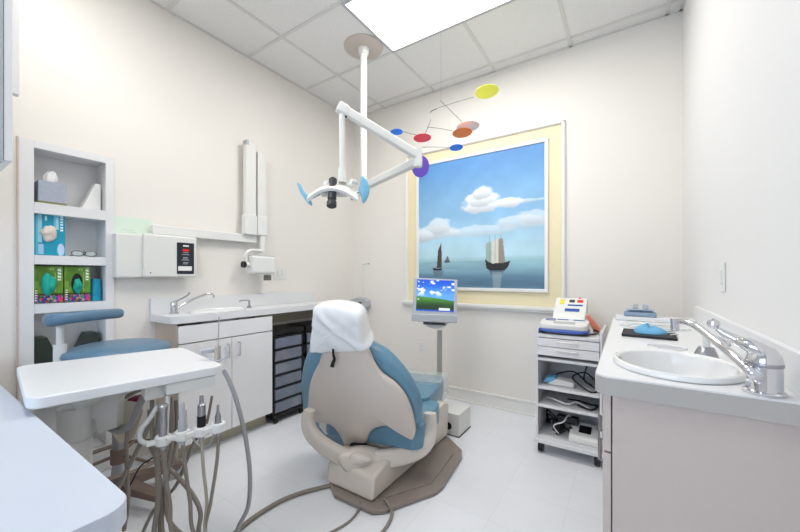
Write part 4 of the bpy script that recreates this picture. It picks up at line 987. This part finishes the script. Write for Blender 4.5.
# shelf 1: white and blue handset, cables
t = thing('handset', 'white handset with blue end on the upper open shelf of the trolley', 'handset', (-.42, 2.52, .445))
bm = B(); prism(bm, [Vector((x, 2.50, .446+z)) for x, z in ((-.455, 0), (-.29, 0), (-.29, .035), (-.40, .045), (-.44, .02))], (0, .09, 0), .008, 3); obj('body', bm, 'wplas', t)
bm = B(); prism(bm, [Vector((x, 2.498, .446+z)) for x, z in ((-.475, .01), (-.43, .018), (-.395, .047), (-.42, .055), (-.465, .04))], (0, .09, 0), .006, 3); obj('end_cap', bm, 'mask', t)
def cable(pts, r, m, label, nm='power_cable'):
    bm = B(); tube(bm, pts, r, 8, 8); tag(obj(nm, bm, m, None, 60), label, 'cable')
cable([(-.46, 2.60, .452), (-.40, 2.62, .50), (-.30, 2.60, .53), (-.22, 2.56, .48), (-.16, 2.50, .455), (-.20, 2.47, .452), (-.30, 2.52, .51), (-.24, 2.66, .52), (-.16, 2.62, .47)], .005, 'black', 'looped black cable on the upper open shelf of the trolley')
cable([(-.24, 2.80, .62), (-.235, 2.78, .56), (-.25, 2.70, .47), (-.20, 2.62, .452)], .005, 'black', 'black cable hanging down behind the white handset')
cable([(-.47, 2.58, .332), (-.42, 2.52, .350), (-.33, 2.50, .336), (-.28, 2.55, .345), (-.20, 2.50, .333)], .006, 'wplas', 'pale coiled hose on the middle shelf of the trolley')
cable([(-.34, 2.62, .333), (-.27, 2.56, .352), (-.20, 2.58, .335), (-.16, 2.55, .345), (-.19, 2.49, .332), (-.27, 2.51, .340)], .006, 'black', 'black bundled cable on the middle shelf of the trolley')
bm = B()
for k in range(4): tube(bm, [(-.49+.01*k, 2.66, .12), (-.47, 2.6, .15+.03*k), (-.42+.03*k, 2.56, .20-.02*k), (-.37+.02*k, 2.52, .135+.015*k), (-.40, 2.50, .124)], .0045, 8, 6)
tag(obj('power_cable', bm, 'black', None, 60), 'tangle of black leads at the left of the bottom trolley shelf', 'cable')
bm = B(); box(bm, (-.43, 2.55, .116), (-.36, 2.62, .19), .01, 3); box(bm, (-.40, 2.55, .185), (-.27, 2.60, .235), .01, 3); tag(obj('power_adapter', bm, 'black'), 'black power adapter on the bottom trolley shelf', 'adapter')
cable([(-.38, 2.50, .13), (-.41, 2.49, .18), (-.35, 2.49, .22), (-.33, 2.55, .245), (-.30, 2.60, .21)], .0045, 'wplas', 'white lead looping over the black adapter on the bottom shelf')
t = thing('motor_unit', 'white box with a black square screen on the bottom trolley shelf', 'control unit', (-.23, 2.52, .115))
bm = B(); prism(bm, [Vector((-.315, y, .116+z)) for y, z in ((2.45, 0), (2.62, 0), (2.62, .075), (2.47, .045), (2.45, .03))], (.165, 0, 0), .006, 3); obj('case', bm, 'wplas', t)
bm = B(); obox(bm, Vector((-.228, 2.54, .178)), (Vector((1, 0, 0)), Vector((0, .98, .2)).normalized(), Vector((0, -.2, .98))), (.07, .08, .004), .001); obj('screen', bm, 'black', t)

# ================================================================= RIGHT COUNTER
RT = .93; RX0, RY0, RY1 = -.068, 1.0, 2.42
t = thing('right_counter', 'white laminate worktop with rounded corner along the right wall', 'counter', (.13, 1.6, .88))
bm = B(); slab_hole(bm, rounded_rect(RX0, RY0, XR-.002, RY1, .035, 8, (0, 0, 1, 0)), oval((.108, 1.212), .143*.93, .172*.93), RT-.045, RT)
w = obj('worktop', bm, 'lam', t)
bm = B(); slab_hole(bm, rounded_rect(RX0-.002, RY0-.002, XR-.002, RY1+.001, .036, 8, (0, 0, 1, 0)), rounded_rect(RX0+.001, RY0+.001, XR-.004, RY1-.002, .034, 8, (0, 0, 1, 0)), RT-.046, RT-.004)
obj('edge_band', bm, mat('edge_greige', (.71, .695, .675), .4), t, label='greige edge band')
bm = B(); box(bm, (XR-.022, RY0, RT), (XR-.001, RY1, RT+.088), .002); obj('backsplash', bm, 'lam', t)
bm = B(); box(bm, (RX0+.012, RY1-.11, RT+.0005), (XR-.023, RY1-.001, RT+.022), .004, 3); obj('end_ledge', bm, 'lam', t)
t = thing('right_cabinet', 'beige-grey base cabinet filling the lower right of the photo', 'cabinet', (.13, 1.6, 0))
kx = RX0+.035; ky = RY0+.03
bm = B(); box(bm, (kx, ky+.004, .08), (XR-.002, RY1-.02, RT-.18)); obj('carcass', bm, 'greylam', t)
bm = B(); box(bm, (kx+.002, ky-.012, 0), (XR-.002, ky+.004, RT-.047), .001); obj('end_panel', bm, 'greylam', t)
bm = B(); box(bm, (kx+.03, ky+.005, 0), (XR-.01, RY1-.03, .08)); obj('kick_board', bm, 'kick', t)
ys = [ky-.011, 1.45, 1.89, RY1-.022]
for i in range(3):
    for z0, z1, nm in ((.735, RT-.052, 'drawer'), (.10, .730, 'door')):
        bm = B(); box(bm, (kx-.019, ys[i]+.002, z0), (kx-.001, ys[i+1]-.002, z1), .0015); d = obj(nm, bm, 'greylam', t)
        bm = B(); x = kx-.019
        if nm == 'drawer': yy = ys[i]+.10; pts = [(x, yy, .79), (x-.012, yy, .79), (x-.012, yy, .745), (x, yy, .745)]
        else: yy = ys[i]+.10; pts = [(x, yy, .725), (x-.012, yy, .725), (x-.012, yy, .665), (x, yy, .665)]
        tube(bm, pts, .005, 8, 3, sm=False); obj('handle', bm, 'steel', d)
RS = (.108, 1.212, RT)
sink_basin(RS, .143, .172, 'large white oval sink set into the right worktop', RT)
# big chrome faucet
fb = atZ(767, 391, RT)
fb = Vector((min(fb.x, XR-.055), fb.y, RT))
fb.x = .244; fb.y = 1.042
t = thing('chrome_faucet', 'large chrome single-lever faucet with long spout at the right edge', 'faucet', fb)
fd = fb.xy.length
def fq(x, y, dd=0): return at(x, y, fdepth+dd)
fdepth = (-sY*fb.x+cY*fb.y)
bm = B(); lathe(bm, fb, [(.034, .001), (.0345, .005), (.029, .008), (.0285, .062), (.0295, .065), (.0295, .070), (.026, .084), (.016, .098), (.0, .103)], n=40); obj('body', bm, 'chrome', t)
bm = B(); lathe(bm, fb, [(.0290, .058), (.0302, .060), (.0302, .065), (.0290, .067)], n=40); obj('collar', bm, 'steel', t)
sp = [fq(760, 380, -.01), fq(752, 373, -.01), fq(745, 366, 0.01), fq(735, 357, .04), fq(718, 343, .10), fq(700, 329, .16), fq(690, 323.5, .19), fq(682, 321.5, .215), fq(675, 321.5, .235)]
bm = B(); tube(bm, sp, 0.009, 14, 8, rs=(.0105, .0085)); s_ = obj('spout', bm, 'chrome', t)
e_ = sp[-1]
bm = B(); cyl(bm, e_+Vector((.0, 0, .008)), e_-Vector((0, 0, .026)), .011, .0105, 20); obj('aerator', bm, 'chrome', s_)
lv = [Vector((fb.x, fb.y, RT+.080)), fq(760, 351, .0), fq(750, 345.5, .01), fq(738, 340.5, .03), fq(725, 334, .045), fq(717, 328.5, .055)]
bm = B(); tube(bm, lv, .014, 14, 8, rs=(.021, .0055)); l_ = obj('lever', bm, 'chrome', t)
bm = B(); c = fq(713.5, 324.5, .055); lathe(bm, c-Vector((0, 0, .010)), [(.0, 0), (.008, .003), (.012, .010), (.011, .018), (.0, .025)], n=20); obj('lever_knob', bm, 'chrome', l_)
# soap dispenser
sb = atZ(709, 353, RT)
sb = Vector((.285, sb.y*.285/sb.x if sb.x > 0 else 1.6, RT)); sb = Vector((.262, 1.60, RT))
t = thing('soap_dispenser', 'steel and white pump soap dispenser beyond the sink', 'soap dispenser', sb)
dd = -sY*sb.x+cY*sb.y
sb = atZ(706, 357, RT)
bm = B(); lathe(bm, sb, [(.030, .001), (.027, .012), (.020, .028), (.016, .032), (.0, .032)], n=28); obj('base', bm, 'steel', t)
bm = B(); cyl(bm, sb+Vector((0, 0, .030)), sb+Vector((0, 0, .064)), .010, n=16); obj('pump', bm, 'wplas', t)
bm = B(); tube(bm, [sb+Vector((0, 0, .062)), sb+Vector((.015, -.02, .066)), sb+Vector((.035, -.06, .063)), sb+Vector((.038, -.075, .052))], .006, 8, 6); obj('nozzle', bm, 'gplas', t)
wc = atZ(667, 347.5, RT)
t = thing('waste_chute', 'small oval grey opening in the right worktop between sink and black mat', 'waste opening', wc)
bm = B(); lathe(bm, wc, [(1.0, .0005), (1.0, .003), (.93, .004), (.90, .0012)], n=40, sx=.056, sy=.052, xdir=(1, 0, 0), cap=False); obj('ring', bm, 'porc', t)
bm = B(); lathe(bm, wc, [(.90, .0006), (.90, .0014), (.0, .0014)], n=40, sx=.056, sy=.052, xdir=(1, 0, 0)); obj('flap', bm, 'gplas', t)
# black tray with mask
t0 = [atZ(622, 336, RT+.008), atZ(675, 340, RT+.008), atZ(677, 333, RT+.008), atZ(625, 330, RT+.008)]
a = t0[0]
mq = [atZ(x, y, RT+.001) for x, y in ((621.5, 336), (677.8, 341), (675.5, 334), (623.5, 330))]
bm = B(); prism(bm, mq, (0, 0, .009), .002)
tag(obj('instrument_mat', bm, mat('black_mat', (.10, .11, .13), .6)), 'flat black rectangular mat on the right worktop beyond the sink', 'mat')
mcn = atZ(649, 333, RT+.0105); mcn.y += .01
bm = B(); rings = []
for k in range(9):
    f = k/8; rr = math.cos(f*math.pi/2)
    rings.append([mcn+Vector((rr*.056*math.cos(a)*(1+.14*math.sin(3*a+1)), rr*.048*math.sin(a), .028*math.sin(f*math.pi/2)*(1+.25*math.sin(a*2+.6)+.2*math.cos(a)*-1))) for a in [2*math.pi*j/36 for j in range(36)]])
ringed(bm, rings); mk = obj('face_mask', bm, 'mask', None, 60); tag(mk, 'crumpled blue face mask lying on the black mat', 'mask')
bm = B(); tube(bm, [mcn+Vector((.05, 0, .006)), mcn+Vector((.08, .02, .004)), mcn+Vector((.10, .01, .002)), mcn+Vector((.07, -.03, .002))], .0022, 6, 6); obj('ear_loop', bm, 'white', mk)
# clear pouch and tangled wire behind the mat
bm = B(); ol = smooth_path([Vector((-.035, 2.09, RT+.002)), Vector((.0, 2.0, RT+.002)), Vector((.10, 1.985, RT+.002)), Vector((.22, 1.99, RT+.002)), Vector((.24, 2.08, RT+.002)), Vector((.10, 2.17, RT+.002)), Vector((.0, 2.16, RT+.002))], 4, True)
pillow(bm, ol, (0, 0, 1), [(0, 0), (1, 0), (1, .004), (.8, .016), (.4, .022), (0, .018)]); po = obj('clear_pouch', bm, 'film', None, 60); tag(po, 'clear plastic pouch of instruments behind the black mat', 'pouch')
bm = B()
for k in range(3): tube(bm, [(.0+.05*k, 2.03, RT+.006), (.05+.05*k, 2.08+.01*k, RT+.012), (.13+.03*k, 2.05-.01*k, RT+.010), (.20, 2.03+.02*k, RT+.006)], .0022, 6, 6)
obj('instruments', bm, 'steel', po)
# blue grey rack with two glass jars at the far end
t = thing('jar_rack', 'blue-grey two-jar rack at the far end of the right worktop', 'rack', (.08, 2.27, RT))
jx0, jx1, jy0, jy1 = -.016, .135, 2.335, 2.405; JZ = .0225
bm = B(); box(bm, (jx0, jy0, RT+JZ+.001), (jx1, jy1, RT+JZ+.024), .005, 3); obj('base', bm, mat('rack_blue', (.55, .63, .72), .35), t)
bm = B(); box(bm, (jx0+.01, jy0+.01, RT+JZ+.0245), (jx1-.01, jy1-.005, RT+JZ+.040), .005, 3); obj('upper_tier', bm, mat('rack_pale', (.66, .73, .80), .35), t)
for k, x in enumerate((jx0+.055, jx1-.05)):
    bm = B(); box(bm, (x-.030, jy0+.004, RT+JZ+.028), (x+.030, jy0+.011, RT+JZ+.036), .001); obj('slot', bm, mat('rack_dark%d' % k, (.32, .42, .52), .4), t)
    bm = B(); box(bm, (x-.013, jy0+.03, RT+JZ+.0405), (x+.013, jy0+.055, RT+JZ+.068), .003); obj('jar', bm, 'gplas', t)

# ================================================================= OPERATORY LIGHT
dlp = Vector(((-1.884-1.637)/2, (2.063+2.225)/2, ZC))
t = thing('operatory_light', 'white ceiling-mounted dental lamp with jointed arms above the chair', 'dental lamp', dlp)
bm = B(); lathe(bm, dlp, [(.155, -.001), (.155, -.008), (.14, -.014), (.0, -.014)], n=48); obj('ceiling_plate', bm, mat('plate_taupe', (.80, .76, .72), .5), t)
zl = at(363, 188, 2.75).z
bm = B(); lathe(bm, (dlp.x, dlp.y, 0), [(.045, ZC-.014), (.04, ZC-.06), (.03, ZC-.065), (.027, ZC-.07), (.027, zl-.05)], n=28); obj('drop_pole', bm, 'wplas', t)
D1 = at(418, 161, 2.13)
D0 = Vector((dlp.x, dlp.y, D1.z))
def arm(a, b, w, h, nm, m='wplas', bv=.008):
    d = (b-a); L = d.length; d.normalize(); s = d.cross(Vector((0, 0, 1))).normalized(); u = s.cross(d)
    bm = B(); obox(bm, (a+b)/2, (d, s, u), (L, w, h), bv, 3); return obj(nm, bm, m, t)
bm = B(); cyl(bm, (D0.x, D0.y, D0.z-.05), (D0.x, D0.y, D0.z+.03), .036); obj('pole_collar', bm, 'wplas', t)
arm(D0, D1+(D1-D0).normalized()*.02, .045, .052, 'lower_arm')
U0 = at(418, 163, 2.13)+Vector((0, 0, .045)); U1 = at(343, 109.5, 1.96)
bm = B(); cyl(bm, D1-Vector((0, 0, .036)), D1+Vector((0, 0, .075)), .026); obj('elbow_joint', bm, 'wplas', t)
arm(U0, U1, .042, .050, 'spring_arm')
arm(U1+(U1-U0).normalized()*-.03, U1+(U1-U0).normalized()*.035, .05, .062, 'arm_end_cap', bv=.012)
R1 = at(342, 177, 1.96); R0 = Vector((R1.x, R1.y, U1.z-.02))
bm = B(); cyl(bm, R0, (R1.x, R1.y, R1.z+.0), .017, .014); cyl(bm, (R1.x, R1.y, R1.z-.03), (R1.x, R1.y, R1.z+.05), .024, .020); obj('drop_rod', bm, 'wplas', t)
bm = B(); cyl(bm, R0+Vector((.012, .02, .0)), R0+Vector((.012, .02, -.018)), .010); obj('stop_screw', bm, 'black', t)
RV = ray(400, HY).normalized(); rr_ = Vector((cY, sY, 0))     # lamp is set square to the room diagonal
hc_ = at(334, 189, 1.93)
bm = B(); ya = [hc_+rr_*(.035+.085*math.cos(a))+RV*.055*math.sin(a)+Vector((0, 0, .035)) for a in [math.radians(x) for x in range(-40, 200, 20)]]
tube(bm, ya, .014, 10, 4); obj('yoke', bm, 'wplas', t)
# curved reflector shell
bm = B(); rings = []; NU, NV = 28, 8
outer = []; 
for j in range(NV+1):
    row = []
    for i in range(NU+1):
        u = (i/NU*2-1); v = (j/NV*2-1)
        x = .140*u; dep = .085*v*(1-.35*u*u); z = .034-.058*u*u-.02*v*v-.006+.024*v
        row.append(hc_+rr_*x+RV*dep+Vector((0, 0, z)))
    outer.append(row)
vt = [[bm.verts.new(p) for p in row] for row in outer]
for j in range(NV):
    for i in range(NU): bm.faces.new((vt[j][i], vt[j][i+1], vt[j+1][i+1], vt[j+1][i]))
bmesh.ops.recalc_face_normals(bm, faces=bm.faces[:]); bmesh.ops.solidify(bm, geom=bm.faces[:], thickness=.016)
obj('reflector', bm, 'wplas', t, 60)
bm = B(); obox(bm, hc_+Vector((0, 0, -.022)), (rr_, RV, cz), (.15, .07, .035), .012, 3); obj('lens_housing', bm, 'cplas', t)
bm = B(); k0_ = hc_+Vector((0, 0, .045))-RV*.03+rr_*.0; tip_ = at(331.5, 207, 1.86)
d = (tip_-k0_); L_ = d.length; lathe(bm, k0_, [(.012, -.01), (.022, 0), (.022, .02), (.017, .03), (.020, .06), (.024, L_*.72), (.019, L_*.75), (.026, L_*.82), (.027, L_*.97), (.022, L_), (0, L_)], d, 24); obj('lamp_handle', bm, 'dgrey', t, label='black lamp handle')
for nm, pts in (('left', [(297, 183), (300, 184), (303.5, 190), (308, 196), (312, 203), (311, 205.5), (306, 201), (302, 195), (299, 189)]), ('right', [(361, 177), (365, 177.5), (368.5, 184), (369.5, 191), (367.5, 198), (363, 203.5), (361, 196), (358.5, 190), (360.5, 183)])):
    P_ = [at(x, y, 1.93) for x, y in pts]
    bm = B(); pillow(bm, smooth_path(P_, 3, True), -RV, [(0, -.012), (.8, -.010), (1, -.004), (1, .004), (.8, .011), (0, .013)]); obj('handle_sleeve', bm, 'bluefilm', t, 60, 'pale blue film over the handle')
bm = B(); cyl(bm, at(310, 199, 1.93), at(320, 194, 1.93), .006, n=10); obj('handle_stem', bm, 'steel', t)
bm = B(); cyl(bm, at(350, 196, 1.93), at(362, 190, 1.93), .006, n=10); cyl(bm, at(352, 200, 1.93), at(353, 191, 1.93), .008, n=10); obj('handle_stem', bm, 'steel', t)

# ================================================================= MOBILE
MD = 2.3
mb = thing('hanging_mobile', 'hanging mobile of coloured discs on thin wires in front of the painting', 'mobile', at(403, 106, MD))
def mdisc(x, y, rx, ry, m, dep=MD, vertical=False):
    c = at(x, y, dep); r = rx*dep/F
    if vertical:
        # seen nearly edge-tilted: local normal chosen in the room, not towards the lens
        n_ = (rr_*-.62+RV*-.75+cz*-.2).normalized()
        ol = None
        bm = B(); lathe(bm, c-n_*.0012, [(.0, 0), (ry*dep/F, 0), (ry*dep/F, .0024), (.0, .0024)], n_, 40); return obj('disc', bm, m, mb)
    s = min(.98, ry*1.02/rx); e = ray(x, y).normalized()
    # tilt the normal so that the disc leans like in the photo
    tgt = math.asin(s)-math.asin(max(-1, min(1, e.z)))
    n_ = (cz*math.cos(tgt)+RV*math.sin(tgt)).normalized(); n_ = (n_+rr_*-.03).normalized()
    bm = B(); lathe(bm, c-n_*.0012, [(.0, 0), (r, 0), (r, .0024), (.0, .0024)], n_, 40); return obj('disc', bm, m, mb)
mdisc(396.5, 132, 6.2, 2.8, 'd_blue'); mdisc(422.3, 138, 8.8, 3.9, 'd_red'); mdisc(462.3, 132.8, 9.8, 4.6, 'd_orange', 2.27); mdisc(468, 126.5, 11.3, 4.9, 'd_white', 2.34)
mdisc(486.7, 91.7, 11.5, 6.2, 'd_yellow'); mdisc(456.2, 147.6, 6.6, 3.0, 'd_blue'); mdisc(420.3, 166.5, 7.5, 10.5, 'd_purple', 2.30, True)
def wire(pts, d=MD, r=.0016):
    bm = B(); tube(bm, [at(x, y, d) for x, y in pts], r, 6, 6); obj('wire', bm, 'dgrey', mb)
wire([(430, 112), (434, 109.5), (450, 104), (474, 97)]); wire([(430, 113), (433, 110.5), (437, 109)])
wire([(440, 100.5), (447, 107), (462, 122)]); wire([(403, 131.5), (412, 134), (417, 135)]); wire([(431, 119.5), (428, 127), (425, 134)])
wire([(427, 127), (440, 128.5), (453, 131)]); wire([(417, 153), (421, 149), (427, 147), (450, 147.5)])
wire([(441, 101), (441, 60), (441, -16)], MD, .0004)

# ================================================================= LIGHT
w = bpy.data.worlds.new('World'); SC.world = w; w.use_nodes = True
w.node_tree.nodes['Background'].inputs['Color'].default_value = (.8, .88, 1, 1); w.node_tree.nodes['Background'].inputs['Strength'].default_value = .6
def area(name, loc, rot, sx, sy, e, col):
    l = bpy.data.lights.new(name, 'AREA'); l.shape = 'RECTANGLE'; l.size = sx; l.size_y = sy; l.energy = e; l.color = col
    o = bpy.data.objects.new(name, l); COL.objects.link(o); o.location = loc; o.rotation_euler = rot; return o
area('ceiling_lamp_light', (-.986, 2.015, ZC-.03), (0, 0, 0), 1.15, .54, 15, (1, .975, .93))
area('added_fill_light', (-1.596, .185, ZC-.03), (0, 0, 0), 1.15, .54, 12, (1, .98, .95))  # added fill lamp under the unseen panel, for the left side
area('window_light', (-1.05, YR+.03, 1.65), (math.radians(90), 0, math.radians(0)), 1.8, 1.3, 14, (.70, .83, 1))
# ================================================================= CAMERA
cd = bpy.data.cameras.new('Camera'); cam = bpy.data.objects.new('Camera', cd); COL.objects.link(cam)
cam.location = CAM; cam.rotation_euler = (math.radians(90), 0, YAW)
cd.sensor_width = 36; cd.lens = F*36/800; cd.shift_y = (HY-266)/800; cd.clip_start = .02
SC.camera = cam
SC.view_settings.view_transform = 'Standard'; SC.view_settings.look = 'None'; SC.view_settings.exposure = .22; SC.view_settings.gamma = 1
SC.view_settings.use_curve_mapping = False
